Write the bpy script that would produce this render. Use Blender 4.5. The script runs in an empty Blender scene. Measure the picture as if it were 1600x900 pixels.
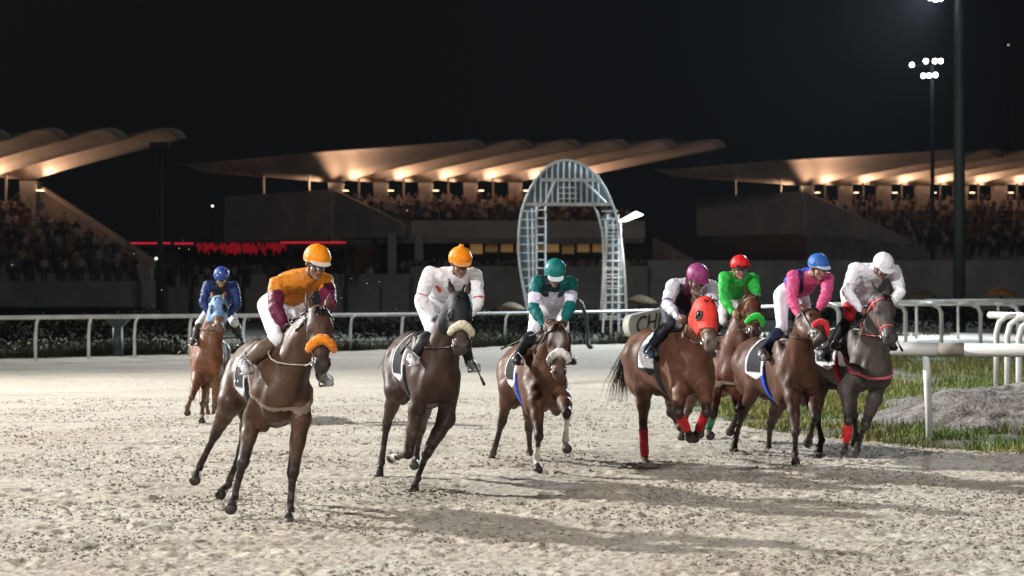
import bpy, math, random
import numpy as np
from mathutils import Vector, Matrix
import openvdb

random.seed(7)
rng = np.random.default_rng(7)
SC = bpy.context.scene
COL = SC.collection
R = math.radians

# ------------------------------------------------------------------ camera
CAMH = 1.85
FPX = 3000.0                      # focal length in pixels of the 1600 px wide photograph
HOR = 460.0                       # row of the horizon
cam_d = bpy.data.cameras.new("camera")
cam_d.sensor_width = 36.0
cam_d.lens = 36.0 * FPX / 1600.0
cam_d.clip_start = 0.1
cam_d.clip_end = 4000
cam_d.dof.use_dof = True
cam_d.dof.focus_distance = 18.5
cam_d.dof.aperture_fstop = 2.8
cam = bpy.data.objects.new("camera", cam_d)
COL.objects.link(cam)
cam.location = (0, 0, CAMH)
cam.rotation_euler = (R(90) + math.atan((HOR - 450) / FPX), 0, 0)
SC.camera = cam

# ------------------------------------------------------------------ night sky
world = bpy.data.worlds.new("World")
SC.world = world
world.use_nodes = True
wn = world.node_tree
bg = wn.nodes['Background']
bg.inputs['Color'].default_value = (0.62, 0.78, 1.0, 1)
bg.inputs['Strength'].default_value = 0.0028

# ------------------------------------------------------------------ exposure
SC.render.engine = 'CYCLES'
SC.view_settings.view_transform = 'Standard'
SC.view_settings.look = 'None'
SC.view_settings.exposure = 0.0
SC.view_settings.gamma = 1.0
SC.view_settings.use_curve_mapping = False
SC.cycles.use_denoising = True
SC.cycles.max_bounces = 6
SC.cycles.sample_clamp_indirect = 4.0
SC.cycles.volume_bounces = 0

# ------------------------------------------------------------------ floodlights round the track
def flood(name, loc, target, power, color, radius=1.2, cone=60, blend=0.6):
    d = bpy.data.lights.new(name, 'SPOT')
    d.energy = power
    d.color = color
    d.shadow_soft_size = radius
    d.spot_size = R(cone)
    d.spot_blend = blend
    o = bpy.data.objects.new(name, d)
    COL.objects.link(o)
    o.location = loc
    o.rotation_euler = (Vector(target) - Vector(loc)).to_track_quat('-Z', 'Y').to_euler()
    return o
flood('floodlight_beam', (-43, 42, 24.5), (1, 20, 0), 262000, (1.0, 0.98, 0.93), 0.5, 66, 0.7)
flood('floodlight_beam', (-46, 96, 27), (3, 66, 0), 185000, (1.0, 0.98, 0.93), 0.9, 52, 0.8)
flood('floodlight_beam', (-26, -14, 22), (0, 24, 0), 72000, (1.0, 0.97, 0.94), 1.6, 80, 0.8)
flood('floodlight_beam', (24, -22, 24), (3, 24, 0), 34000, (1.0, 0.97, 0.94), 1.6, 80, 0.8)

# ------------------------------------------------------------------ helpers
def P(px, py, D):
    return np.array([(px - 800.0) / FPX * D, D, CAMH - (py - HOR) / FPX * D])
CAMP = np.array([0.0, 0.0, CAMH])
def lift(parent, px, py, L, sign):
    """point on the sight line of a joint at bone length L from its parent"""
    d = np.array([(px - 800.0) / FPX, 1.0, -(py - HOR) / FPX])
    w = CAMP - parent
    a = d @ d; b = 2 * d @ w; c = w @ w - L * L
    disc = b * b - 4 * a * c
    if disc <= 0:
        t = -b / (2 * a)
    else:
        t = (-b - sign * math.sqrt(disc)) / (2 * a)
    return CAMP + t * d
def unit(v):
    v = np.asarray(v, float); return v / (np.linalg.norm(v) + 1e-9)

def tag(o, label=None, cat=None, group=None, kind=None):
    if label: o['label'] = label
    if cat: o['category'] = cat
    if group: o['group'] = group
    if kind: o['kind'] = kind
    return o
def empty(name, loc, label=None, cat=None, group=None):
    o = bpy.data.objects.new(name, None); COL.objects.link(o)
    o.location = tuple(float(q) for q in loc); o.empty_display_size = 0.2
    return tag(o, label, cat, group)

def mesh_obj(name, verts, faces, mat, parent=None, smooth=False, col=None, origin=None):
    """verts in world space; stored relative to the parent (or to origin)"""
    v = np.asarray(verts, dtype=np.float64).reshape(-1, 3)
    off = np.zeros(3)
    root = parent
    while root is not None:
        off += np.array(root.location); root = root.parent
    if parent is None and origin is not None:
        off = np.asarray(origin, float)
    v = v - off
    me = bpy.data.meshes.new(name)
    if isinstance(faces, np.ndarray):
        n, k = faces.shape
        me.vertices.add(len(v)); me.vertices.foreach_set('co', v.ravel())
        me.loops.add(n * k); me.loops.foreach_set('vertex_index', faces.ravel().astype(np.int32))
        me.polygons.add(n)
        me.polygons.foreach_set('loop_start', np.arange(0, n * k, k, dtype=np.int32))
        me.polygons.foreach_set('loop_total', np.full(n, k, dtype=np.int32))
        me.update(calc_edges=True)
    else:
        me.from_pydata([tuple(q) for q in v], [], faces)
    me.validate()
    if smooth:
        me.polygons.foreach_set('use_smooth', np.ones(len(me.polygons), dtype=bool))
    if col is not None:
        a = me.attributes.new('Col', 'FLOAT_COLOR', 'POINT')
        c = np.ones((len(v), 4), dtype=np.float32); c[:, :3] = col
        a.data.foreach_set('color', c.ravel())
    if mat is not None: me.materials.append(mat)
    o = bpy.data.objects.new(name, me); COL.objects.link(o)
    if parent is not None: o.parent = parent
    elif origin is not None: o.location = tuple(float(q) for q in origin)
    return o

class MB:
    """collects boxes, bars and tubes for ONE mesh"""
    def __init__(s): s.v = []; s.f = []
    def add(s, v, f):
        n = len(s.v); s.v += [tuple(map(float, q)) for q in v]
        s.f += [tuple(i + n for i in g) for g in f]
    def box(s, lo, hi):
        x0, y0, z0 = lo; x1, y1, z1 = hi
        s.add([(x0,y0,z0),(x1,y0,z0),(x1,y1,z0),(x0,y1,z0),(x0,y0,z1),(x1,y0,z1),(x1,y1,z1),(x0,y1,z1)],
              [(0,3,2,1),(4,5,6,7),(0,1,5,4),(1,2,6,5),(2,3,7,6),(3,0,4,7)])
    def hexa(s, b, t):
        s.add(list(b) + list(t), [(0,3,2,1),(4,5,6,7),(0,1,5,4),(1,2,6,5),(2,3,7,6),(3,0,4,7)])
    def slab(s, poly, n):
        """polygon extruded by vector n"""
        k = len(poly); n = np.asarray(n, float)
        a = [np.asarray(p, float) for p in poly]; b = [p + n for p in a]
        s.add(a + b, [tuple(range(k))[::-1], tuple(range(k, 2*k))] + [(i, (i+1) % k, k + (i+1) % k, k + i) for i in range(k)])
    def tube(s, pts, r, seg=8, cap=True):
        pts = [np.asarray(p, float) for p in pts]
        rr = r if hasattr(r, '__len__') else [r] * len(pts)
        rings = []
        ref = np.array([0.0, 0.0, 1.0])
        n0 = len(s.v)
        for i, p in enumerate(pts):
            t = unit(pts[min(i+1, len(pts)-1)] - pts[max(i-1, 0)])
            if abs(t @ ref) > 0.9: ref = np.array([1.0, 0.0, 0.0]) if abs(t[0]) < 0.9 else np.array([0.0, 1.0, 0.0])
            u = unit(np.cross(ref, t)); w = np.cross(t, u); ref = w
            for k in range(seg):
                a = 2 * math.pi * k / seg
                s.v.append(tuple(p + rr[i] * (math.cos(a) * u + math.sin(a) * w)))
        for i in range(len(pts) - 1):
            for k in range(seg):
                a = n0 + i * seg + k; b = n0 + i * seg + (k + 1) % seg
                s.f.append((a, b, b + seg, a + seg))
        if cap:
            s.f.append(tuple(n0 + k for k in range(seg))[::-1])
            e = n0 + (len(pts) - 1) * seg
            s.f.append(tuple(e + k for k in range(seg)))
    def build(s, name, mat, parent=None, smooth=False, origin=None):
        return mesh_obj(name, s.v, s.f, mat, parent, smooth, origin=origin)

# ------------------------------------------------------------------ materials
def mat(name, c, rough=0.6, spec=0.5, var=0.15, scale=8.0, bump=0.0, bscale=40.0, metal=0.0, attr=False, dist=0.01,
        c2=None, sheen=0.0, coat=0.0):
    m = bpy.data.materials.new(name); m.use_nodes = True
    nt = m.node_tree; b = nt.nodes['Principled BSDF']
    b.inputs['Roughness'].default_value = rough
    b.inputs['Specular IOR Level'].default_value = spec
    b.inputs['Metallic'].default_value = metal
    b.inputs['Sheen Weight'].default_value = sheen
    b.inputs['Coat Weight'].default_value = coat
    tc = nt.nodes.new('ShaderNodeTexCoord')
    no = nt.nodes.new('ShaderNodeTexNoise'); no.inputs['Scale'].default_value = scale
    no.inputs['Detail'].default_value = 5
    nt.links.new(tc.outputs['Object'], no.inputs['Vector'])
    mr = nt.nodes.new('ShaderNodeMapRange')
    mr.inputs['From Min'].default_value = 0.25; mr.inputs['From Max'].default_value = 0.75
    mr.inputs['To Min'].default_value = 1 - var; mr.inputs['To Max'].default_value = 1 + var
    nt.links.new(no.outputs['Fac'], mr.inputs['Value'])
    mx = nt.nodes.new('ShaderNodeMix'); mx.data_type = 'RGBA'; mx.blend_type = 'MULTIPLY'
    mx.inputs['Factor'].default_value = 1.0
    if attr:
        at = nt.nodes.new('ShaderNodeAttribute'); at.attribute_name = 'Col'
        nt.links.new(at.outputs['Color'], mx.inputs['A'])
    elif c2 is not None:
        m2 = nt.nodes.new('ShaderNodeMix'); m2.data_type = 'RGBA'
        m2.inputs['A'].default_value = (*c, 1); m2.inputs['B'].default_value = (*c2, 1)
        n2 = nt.nodes.new('ShaderNodeTexNoise'); n2.inputs['Scale'].default_value = scale * 0.37
        n2.inputs['Detail'].default_value = 6
        r2 = nt.nodes.new('ShaderNodeMapRange'); r2.inputs['From Min'].default_value = 0.4; r2.inputs['From Max'].default_value = 0.6
        nt.links.new(tc.outputs['Object'], n2.inputs['Vector']); nt.links.new(n2.outputs['Fac'], r2.inputs['Value'])
        nt.links.new(r2.outputs['Result'], m2.inputs['Factor']); nt.links.new(m2.outputs['Result'], mx.inputs['A'])
    else:
        mx.inputs['A'].default_value = (*c, 1)
    nt.links.new(mr.outputs['Result'], mx.inputs['B'])
    nt.links.new(mx.outputs['Result'], b.inputs['Base Color'])
    if bump > 0:
        nb = nt.nodes.new('ShaderNodeTexNoise'); nb.inputs['Scale'].default_value = bscale; nb.inputs['Detail'].default_value = 4
        nt.links.new(tc.outputs['Object'], nb.inputs['Vector'])
        bp = nt.nodes.new('ShaderNodeBump'); bp.inputs['Strength'].default_value = bump; bp.inputs['Distance'].default_value = dist
        nt.links.new(nb.outputs['Fac'], bp.inputs['Height']); nt.links.new(bp.outputs['Normal'], b.inputs['Normal'])
    return m
def emit(name, c, strength):
    m = bpy.data.materials.new(name); m.use_nodes = True
    b = m.node_tree.nodes['Principled BSDF']
    b.inputs['Base Color'].default_value = (*[min(1, q) for q in c], 1)
    b.inputs['Emission Color'].default_value = (*c, 1); b.inputs['Emission Strength'].default_value = strength
    return m

# ------------------------------------------------------------------ value noise (numpy)
def vnoise(p, seed=0):
    p = np.asarray(p, dtype=np.float64); i = np.floor(p).astype(np.int64); f = p - i
    f = f * f * (3 - 2 * f)
    nd = p.shape[-1]
    out = np.zeros(p.shape[:-1])
    for c in range(1 << nd):
        h = np.full(p.shape[:-1], seed * 7919 + 13, dtype=np.int64); w = np.ones(p.shape[:-1])
        for k in range(nd):
            b = (c >> k) & 1
            h = (h ^ ((i[..., k] + b) * (374761393, 668265263, 2147483647 - 58)[k])) * 1274126177
            h = h & 0x7fffffffffff
            h ^= h >> 13
            w = w * (f[..., k] if b else 1 - f[..., k])
        h = (h * 1103515245 + 12345) & 0x7fffffff
        h ^= h >> 11
        out += w * ((h & 0xffff) / 65535.0)
    return out

# ------------------------------------------------------------------ signed distance modelling
class Cone:
    def __init__(s, a, b, ra, rb, k=0.03, w=None, f=1.0):
        s.a = np.asarray(a, float); s.b = np.asarray(b, float); s.ra = ra; s.rb = rb; s.k = k
        s.w = None if w is None else unit(w); s.f = f
        m = max(ra, rb) * max(1.0, 1.0 / f if w is not None else 1.0)
        s.lo = np.minimum(s.a, s.b) - m; s.hi = np.maximum(s.a, s.b) + m
    def d(s, x, y, z):
        ba = s.b - s.a; L2 = ba @ ba + 1e-12
        px, py, pz = x - s.a[0], y - s.a[1], z - s.a[2]
        h = np.clip((px * ba[0] + py * ba[1] + pz * ba[2]) / L2, 0, 1)
        px = px - h * ba[0]; py = py - h * ba[1]; pz = pz - h * ba[2]
        if s.w is not None:
            q = (px * s.w[0] + py * s.w[1] + pz * s.w[2]) * (s.f - 1)
            px = px + q * s.w[0]; py = py + q * s.w[1]; pz = pz + q * s.w[2]
        return np.sqrt(px * px + py * py + pz * pz) - (s.ra + h * (s.rb - s.ra))
class Ell:
    def __init__(s, c, ax, r, k=0.04):
        s.c = np.asarray(c, float); s.A = [unit(a) for a in ax]; s.r = r; s.k = k
        e = np.sqrt(sum((s.A[i] * r[i]) ** 2 for i in range(3)))
        s.lo = s.c - e; s.hi = s.c + e
    def d(s, x, y, z):
        px, py, pz = x - s.c[0], y - s.c[1], z - s.c[2]
        k0 = 0; k1 = 0
        for a, r in zip(s.A, s.r):
            q = (px * a[0] + py * a[1] + pz * a[2]) / r
            k0 = k0 + q * q; k1 = k1 + (q / r) ** 2
        k0 = np.sqrt(k0); k1 = np.sqrt(k1) + 1e-9
        return k0 * (k0 - 1) / k1
def smin(a, b, k):
    h = np.clip(0.5 + 0.5 * (b - a) / k, 0, 1)
    return b * (1 - h) + a * h - k * h * (1 - h)
def sdf_eval(prims, p):
    x, y, z = p[..., 0], p[..., 1], p[..., 2]
    D = np.full(x.shape, 1.0)
    for q in prims: D = smin(D, q.d(x, y, z), q.k)
    return D
class Grid:
    def __init__(s, prims, h, pad=0.06, lo=None, hi=None):
        s.h = h
        if lo is None:
            lo = np.min([q.lo for q in prims], axis=0) - pad; hi = np.max([q.hi for q in prims], axis=0) + pad
        s.lo = np.asarray(lo, float); s.n = np.ceil((np.asarray(hi) - s.lo) / h).astype(int) + 1
        s.D = np.full(s.n, 1.0, dtype=np.float32)
        s.ax = [(s.lo[i] + h * np.arange(s.n[i])).astype(np.float32) for i in range(3)]
        for q in prims: s.add(q)
    def add(s, q):
        m = q.k + 4 * s.h
        i0 = np.maximum(np.floor((q.lo - m - s.lo) / s.h).astype(int), 0)
        i1 = np.minimum(np.ceil((q.hi + m - s.lo) / s.h).astype(int) + 1, s.n)
        if np.any(i1 <= i0): return
        sl = tuple(slice(i0[i], i1[i]) for i in range(3))
        x = s.ax[0][sl[0]][:, None, None]; y = s.ax[1][sl[1]][None, :, None]; z = s.ax[2][sl[2]][None, None, :]
        s.D[sl] = smin(s.D[sl], q.d(x, y, z).astype(np.float32), q.k)
    def xyz(s):
        return s.ax[0][:, None, None], s.ax[1][None, :, None], s.ax[2][None, None, :]
    def mesh(s, D=None):
        return iso(s.D if D is None else D, s.lo, s.h)
def iso(D, lo, h):
    D = np.ascontiguousarray(D, dtype=np.float32)
    D = np.clip(D, -3 * h, 3 * h)
    D[0] = D[-1] = 3 * h; D[:, 0] = D[:, -1] = 3 * h; D[:, :, 0] = D[:, :, -1] = 3 * h
    g = openvdb.FloatGrid(3 * h); g.copyFromArray(D)
    v, q = g.convertToQuads(0.0)
    v = v.astype(np.float64); q = q.astype(np.int64)
    if len(q):
        # outward orientation
        a, b, c = v[q[:, 0]], v[q[:, 1]], v[q[:, 2]]; d = v[q[:, 3]]
        vol = np.einsum('ij,ij->i', a, np.cross(b, c)).sum() + np.einsum('ij,ij->i', a, np.cross(c, d)).sum()
        if vol < 0: q = q[:, ::-1].copy()
    return v * h + lo, q
# ================================================================== ground
def sand_material():
    m = bpy.data.materials.new('track_sand'); m.use_nodes = True
    nt = m.node_tree; b = nt.nodes['Principled BSDF']; N = nt.nodes.new; Lk = nt.links.new
    b.inputs['Roughness'].default_value = 0.95; b.inputs['Specular IOR Level'].default_value = 0.15
    tc = N('ShaderNodeTexCoord')
    def noise(scale, detail=4, rough=.55):
        n = N('ShaderNodeTexNoise'); n.inputs['Scale'].default_value = scale; n.inputs['Detail'].default_value = detail
        n.inputs['Roughness'].default_value = rough
        Lk(tc.outputs['Object'], n.inputs['Vector']); return n.outputs['Fac']
    def ramp(src, lo, hi, a=0., c=1.):
        r = N('ShaderNodeMapRange'); r.inputs['From Min'].default_value = lo; r.inputs['From Max'].default_value = hi
        r.inputs['To Min'].default_value = a; r.inputs['To Max'].default_value = c; Lk(src, r.inputs['Value']); return r.outputs['Result']
    def mix(fac, A, B, mode='MIX'):
        x = N('ShaderNodeMix'); x.data_type = 'RGBA'; x.blend_type = mode
        if isinstance(fac, float): x.inputs['Factor'].default_value = fac
        else: Lk(fac, x.inputs['Factor'])
        for k, q in (('A', A), ('B', B)):
            if isinstance(q, tuple): x.inputs[k].default_value = (*q, 1)
            else: Lk(q, x.inputs[k])
        return x.outputs['Result']
    c = mix(ramp(noise(.45, 5), .38, .62), (.48, .45, .38), (.435, .385, .32))
    c = mix(ramp(noise(3.2, 6), .45, .72), c, (.41, .355, .29))
    mp = N('ShaderNodeMapping'); mp.inputs['Scale'].default_value = (.28, 2.2, 1); Lk(tc.outputs['Object'], mp.inputs['Vector'])
    st = N('ShaderNodeTexNoise'); st.inputs['Scale'].default_value = 1.0; st.inputs['Detail'].default_value = 7; st.inputs['Roughness'].default_value = .65
    Lk(mp.outputs['Vector'], st.inputs['Vector'])
    c = mix(ramp(st.outputs['Fac'], .52, .70), c, (.27, .235, .19))
    c = mix(ramp(noise(11, 5, .65), .57, .66), c, (.16, .135, .11))  # dark speck layers: damp grains plus the shade of pits, put into the colour
    c = mix(ramp(noise(26, 4, .7), .55, .64), c, (.15, .13, .11))
    c = mix(ramp(noise(17, 3, .6), .63, .69), c, (.085, .072, .06))
    c = mix(ramp(noise(60, 2), .60, .75), c, (.58, .54, .48))
    Lk(c, b.inputs['Base Color'])
    bp = N('ShaderNodeBump'); bp.inputs['Strength'].default_value = .8; bp.inputs['Distance'].default_value = .007
    Lk(noise(30, 6, .7), bp.inputs['Height'])
    Lk(bp.outputs['Normal'], b.inputs['Normal'])
    return m
M_sand = sand_material()
M_soil = mat('dark_soil', (.05, .042, .034), rough=.95, var=.4, scale=.6, bump=.5, bscale=5, c2=(.035, .04, .022))
M_grassbed = mat('verge_soil', (.10, .085, .045), rough=.95, var=.4, scale=3, bump=.8, bscale=18, c2=(.05, .065, .02))

g = MB(); g.add([(-900, -120, -.10), (900, -120, -.10), (900, 1600, -.10), (-900, 1600, -.10)], [(0, 1, 2, 3)])
tag(g.build('ground', M_soil), kind='structure')

def track_height(x, y):
    p = np.stack([x, y], -1)
    near = np.clip((46 - y) / 24, 0, 1)
    z = (vnoise(p * .9, 1) - .5) * .035 + (vnoise(p * 3.1, 2) - .5) * .010
    c = vnoise(p * 12.0, 3); z += (c - .5) * .003 * near
    c = vnoise(p * 27.0, 4); z += (np.clip(c - .64, 0, 1) * .045 - np.clip(.30 - c, 0, 1) * .07) * near
    z += (vnoise(p * 44.0, 6) - .5) * .011 * near
    h = vnoise(p * np.array([2.6, 2.3]), 8); z -= np.clip(h - .80, 0, 1) * .10 * near
    return z
ys = np.concatenate([10.5 * (30 / 10.5) ** np.linspace(0, 1, 620), 30 * (84 / 30) ** np.linspace(0, 1, 140)[1:]])
xs = np.linspace(-1, 1, 820)
hw = 4.2 + .34 * ys
GX = xs[None, :] * hw[:, None]; GY = np.repeat(ys[:, None], len(xs), 1)
# far edge of the sand follows the outer rail
GZ = track_height(GX, GY)
# hoofprints
for _ in range(700):
    dy_ = 11.5 * (30 / 11.5) ** rng.random(); dx_ = (rng.random() * 2 - 1) * (2.6 + .29 * dy_)
    r0_, r1_ = np.searchsorted(ys, [dy_ - .26, dy_ + .26]); w_ = .055 + .035 * rng.random(); dep = .015 + .025 * rng.random()
    for r_ in range(r0_, r1_):
        st_ = 2 * hw[r_] / (len(xs) - 1); c0_ = int((dx_ - .26 + hw[r_]) / st_); c1_ = int((dx_ + .26 + hw[r_]) / st_) + 1
        c0_ = max(c0_, 0); c1_ = min(c1_, len(xs))
        if c1_ <= c0_: continue
        q_ = np.hypot((GX[r_, c0_:c1_] - dx_) , (ys[r_] - dy_) * .8) / w_
        GZ[r_, c0_:c1_] += -dep * np.exp(-q_ ** 2) + dep * .45 * np.exp(-((q_ - 1.6) / .45) ** 2)
n, k = GX.shape
idx = np.arange(n * k).reshape(n, k)
Fq = np.stack([idx[:-1, :-1].ravel(), idx[:-1, 1:].ravel(), idx[1:, 1:].ravel(), idx[1:, :-1].ravel()], 1)
# keep only the sand inside the outer rail and outside the inner verge
def edge_far(x): return 55.2 + (x + 14.5) * .86
def verge_edge(x, y):
    """>0 on the verge: right of the inner edge of the track"""
    ex = np.interp(y, [10, 20, 22.2, 24, 26.5, 31, 36, 48, 80], [6.8, 6.15, 5.6, 4.4, 3.05, 2.6, 2.62, 3.9, 8.2])
    return x - ex - .12 * (vnoise(np.stack([x * 2.2, y * 2.2], -1), 17) - .5) * 2
cx = GX[:-1, :-1].ravel(); cy = GY[:-1, :-1].ravel()
Fk = Fq[(cy < edge_far(cx) + .6) & (verge_edge(cx, cy) < .25)]
V = np.stack([GX.ravel(), GY.ravel(), GZ.ravel()], 1)
tag(mesh_obj('sand_track', V, Fk, M_sand, None, True), kind='structure')

# the verge with its bank and the heap of grey sand
vx = np.linspace(2.0, 22, 130); vy = np.concatenate([np.linspace(8, 36, 170), np.linspace(36, 76, 60)[1:]])
VX, VY = np.meshgrid(vx, vy)
VZ = np.clip(verge_edge(VX, VY), 0, 1.2) * .05 - .03 + (vnoise(np.stack([VX, VY], -1) * 1.6, 12) - .5) * .10
VZ = VZ - np.clip(.22 - verge_edge(VX, VY), 0, .2) * .8
n, k = VX.shape; idx = np.arange(n * k).reshape(n, k)
Fq = np.stack([idx[:-1, :-1].ravel(), idx[:-1, 1:].ravel(), idx[1:, 1:].ravel(), idx[1:, :-1].ravel()], 1)
Fk = Fq[verge_edge(VX[:-1, :-1].ravel(), VY[:-1, :-1].ravel()) > -.25]
tag(mesh_obj('verge', np.stack([VX.ravel(), VY.ravel(), VZ.ravel()], 1), Fk, M_grassbed, None, True), kind='structure')

M_heap = mat('grey_sand_heap', (.21, .195, .18), rough=.95, var=.5, scale=6, bump=1.0, bscale=16, dist=.06, c2=(.13, .12, .105))
hx = np.linspace(4.2, 14, 170); hy = np.linspace(23.8, 35, 130); HX, HY = np.meshgrid(hx, hy)
def heap(x, y):
    a = np.exp(-(((x - 9.4) / 3.1) ** 4 + ((y - 29.2) / 3.7) ** 4)) * .50
    a = a + np.exp(-(((x - 6.2) / 1.0) ** 2 + ((y - 27.6) / 1.7) ** 2)) * .22
    p = np.stack([x, y], -1)
    return a * (.8 + .5 * vnoise(p * .8, 51)) + (vnoise(p * 3, 52) - .5) * .10 * np.clip(a * 4, 0, 1) + (vnoise(p * 7, 53) - .5) * .08 * np.clip(a * 4, 0, 1) - .06
HZ = heap(HX, HY); n, k = HX.shape; idx = np.arange(n * k).reshape(n, k)
Fq = np.stack([idx[:-1, :-1].ravel(), idx[:-1, 1:].ravel(), idx[1:, 1:].ravel(), idx[1:, :-1].ravel()], 1)
Fk = Fq[HZ[:-1, :-1].ravel() > -.045]
tag(mesh_obj('sand_heap', np.stack([HX.ravel(), HY.ravel(), HZ.ravel()], 1), Fk, M_heap, None, True), kind='structure')

g = MB(); g.add([(9.5, 65, .02), (34, 65, .02), (40, 92, .03), (11, 92, .03)], [(0, 1, 2, 3)])
tag(g.build('sand_path', mat('far_sand', (.42, .37, .30), rough=.95, var=.25, scale=1.5, bump=.4, bscale=8)), kind='structure')

# loose clods kicked about on the sand and in the air
def scatter(name, pts, size, m, kind='stuff'):
    base = np.array([(1,0,0),(-1,0,0),(0,1,0),(0,-1,0),(0,0,1),(0,0,-1)], float)
    tri = np.array([(0,2,4),(2,1,4),(1,3,4),(3,0,4),(2,0,5),(1,2,5),(3,1,5),(0,3,5)])
    N_ = len(pts)
    sz = size * (.4 + 1.2 * rng.random((N_, 1, 1)) ** 2)
    V_ = base[None] * sz * (.6 + .8 * rng.random((N_, 6, 1)))
    th = rng.random(N_) * 6.28; c, s = np.cos(th), np.sin(th)
    x = V_[..., 0] * c[:, None] - V_[..., 1] * s[:, None]; y = V_[..., 0] * s[:, None] + V_[..., 1] * c[:, None]
    V_ = np.stack([x, y, V_[..., 2] * .7], -1) + pts[:, None, :]
    F_ = (tri[None] + 6 * np.arange(N_)[:, None, None]).reshape(-1, 3)
    return tag(mesh_obj(name, V_.reshape(-1, 3), F_, m), kind=kind)
M_clod = mat('sand_clod', (.19, .17, .14), rough=.95, var=.6, scale=6)
yy = 11.5 * (34 / 11.5) ** rng.random(52000); xx = (rng.random(52000) * 2 - 1) * (2.5 + .30 * yy)
ok = (verge_edge(xx, yy) < 0); xx, yy = xx[ok], yy[ok]
dens = vnoise(np.stack([xx, yy], -1) * 1.3, 33); ok = dens > .42; xx, yy = xx[ok], yy[ok]
o = scatter('sand_clods', np.stack([xx, yy, track_height(xx, yy) + .004], 1), .0135, M_clod)
tag(o, 'loose clods of sand lying all over the track', 'sand clods')
pts = []
for (px, py, D, n_, sx_, sz_) in ((352, 786, 16.9, 260, .22, .05), (640, 768, 18.3, 160, .16, .04), (1010, 730, 20.8, 130, .16, .03), (1243, 724, 21.2, 120, .16, .03), (1150, 706, 22.6, 160, .2, .06), (452, 818, 15.7, 120, .14, .03), (300, 430, 20, 34, .8, .35), (640, 775, 18.2, 40, .2, .04), (1145, 715, 22.3, 40, .15, .06), (1205, 715, 22.4, 30, .15, .05), (770, 722, 21.4, 25, .15, .04), (590, 480, 22, 25, .6, .4)):
    c = P(px, py, D)
    q = c + rng.normal(size=(n_, 3)) * np.array([sx_, .4, sz_]); q[:, 2] = np.maximum(q[:, 2], .01); pts.append(q)
o = scatter('flying_sand', np.concatenate(pts), .008, mat('loose_sand', (.30, .27, .22), rough=.95))
tag(o, 'grains of sand thrown up behind the galloping hooves', 'sand')

# grass blades on the verge and along the outer rail
def grass(name, x, y, z, h, label, m):
    N_ = len(x); th = rng.random(N_) * 6.28; w = .006 + .008 * rng.random(N_)
    dx, dy = np.cos(th), np.sin(th); lean = (rng.random(N_) - .2) * 1.3 * h
    la = rng.random(N_) * 6.28; lx, ly = np.cos(la) * lean, np.sin(la) * lean
    a = np.stack([x - dx * w, y - dy * w, z], 1); b = np.stack([x + dx * w, y + dy * w, z], 1)
    c = np.stack([x + dx * w * .7 + lx * .4, y + dy * w * .7 + ly * .4, z + h * .6], 1); d = np.stack([x - dx * w * .7 + lx * .4, y - dy * w * .7 + ly * .4, z + h * .6], 1)
    e = np.stack([x + lx, y + ly, z + h], 1)
    V_ = np.stack([a, b, c, d, e], 1).reshape(-1, 3); i = 5 * np.arange(N_)[:, None]
    me_f = np.concatenate([np.concatenate([i, i + 1, i + 2], 1), np.concatenate([i, i + 2, i + 3], 1), np.concatenate([i + 3, i + 2, i + 4], 1)])
    o_ = mesh_obj(name, V_, me_f, m)
    return tag(o_, label, 'grass', None, 'stuff')
M_grass = mat('grass_blades', (.085, .135, .022), rough=.6, spec=.25, var=.5, scale=1.6, c2=(.20, .18, .055))
N_ = 210000
yy = 13 + 27 * rng.random(N_) ** 1.1; xx = 2.2 + 11.5 * rng.random(N_)
ve = verge_edge(xx, yy); dn = vnoise(np.stack([xx, yy], -1) * 1.1, 61); hp = heap(xx, yy)
ok = (ve > .02) & (hp < .10) & (xx < .33 * yy + 1.2) & (rng.random(N_) < np.clip(dn * 2.4 - .42, .04, 1))
xx, yy, ve = xx[ok], yy[ok], ve[ok]
zz = np.clip(ve, 0, 1.2) * .05 - .05
hh = (.035 + .15 * rng.random(len(xx)) ** 2) * np.clip(.4 + vnoise(np.stack([xx, yy], -1) * 2.3, 62), .4, 1.3) * np.clip(.45 + ve * 1.2, .45, 1)
grass('verge_grass', xx, yy, zz, hh, 'rough green and straw coloured grass on the inner verge', M_grass)
N_ = 70000
yy = 38 + 27 * rng.random(N_); xx = 3 + 18 * rng.random(N_); ve = verge_edge(xx, yy); dn = vnoise(np.stack([xx, yy], -1) * .6, 63)
ok = (ve > .05) & (xx < .30 * yy + 1) & (rng.random(N_) < np.clip(dn * 2.6 - .5, .05, 1)); xx, yy, ve = xx[ok], yy[ok], ve[ok]
grass('verge_grass', xx, yy, np.clip(ve, 0, 1.2) * .05 - .05, (.08 + .22 * rng.random(len(xx)) ** 2), 'patchy grass further along the inner verge towards the sand path', M_grass)
N_ = 60000
xx = -20 + 40 * rng.random(N_); yy = edge_far(xx) + .2 + 3.2 * rng.random(N_) ** 2
dn = vnoise(np.stack([xx, yy], -1) * .55, 71); ok = rng.random(N_) < np.clip(dn * 2.6 - .9, .02, 1)
xx, yy, dn = xx[ok], yy[ok], dn[ok]
grass('rail_grass', xx, yy, np.full(len(xx), -.06), .12 + .75 * rng.random(len(xx)) ** 2 * dn, 'tufts of wild grass along the foot of the outer rail',
      mat('rail_grass_blades', (.018, .028, .008), rough=.8, spec=.1, var=.5, scale=1.2, c2=(.065, .06, .022)))

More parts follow.
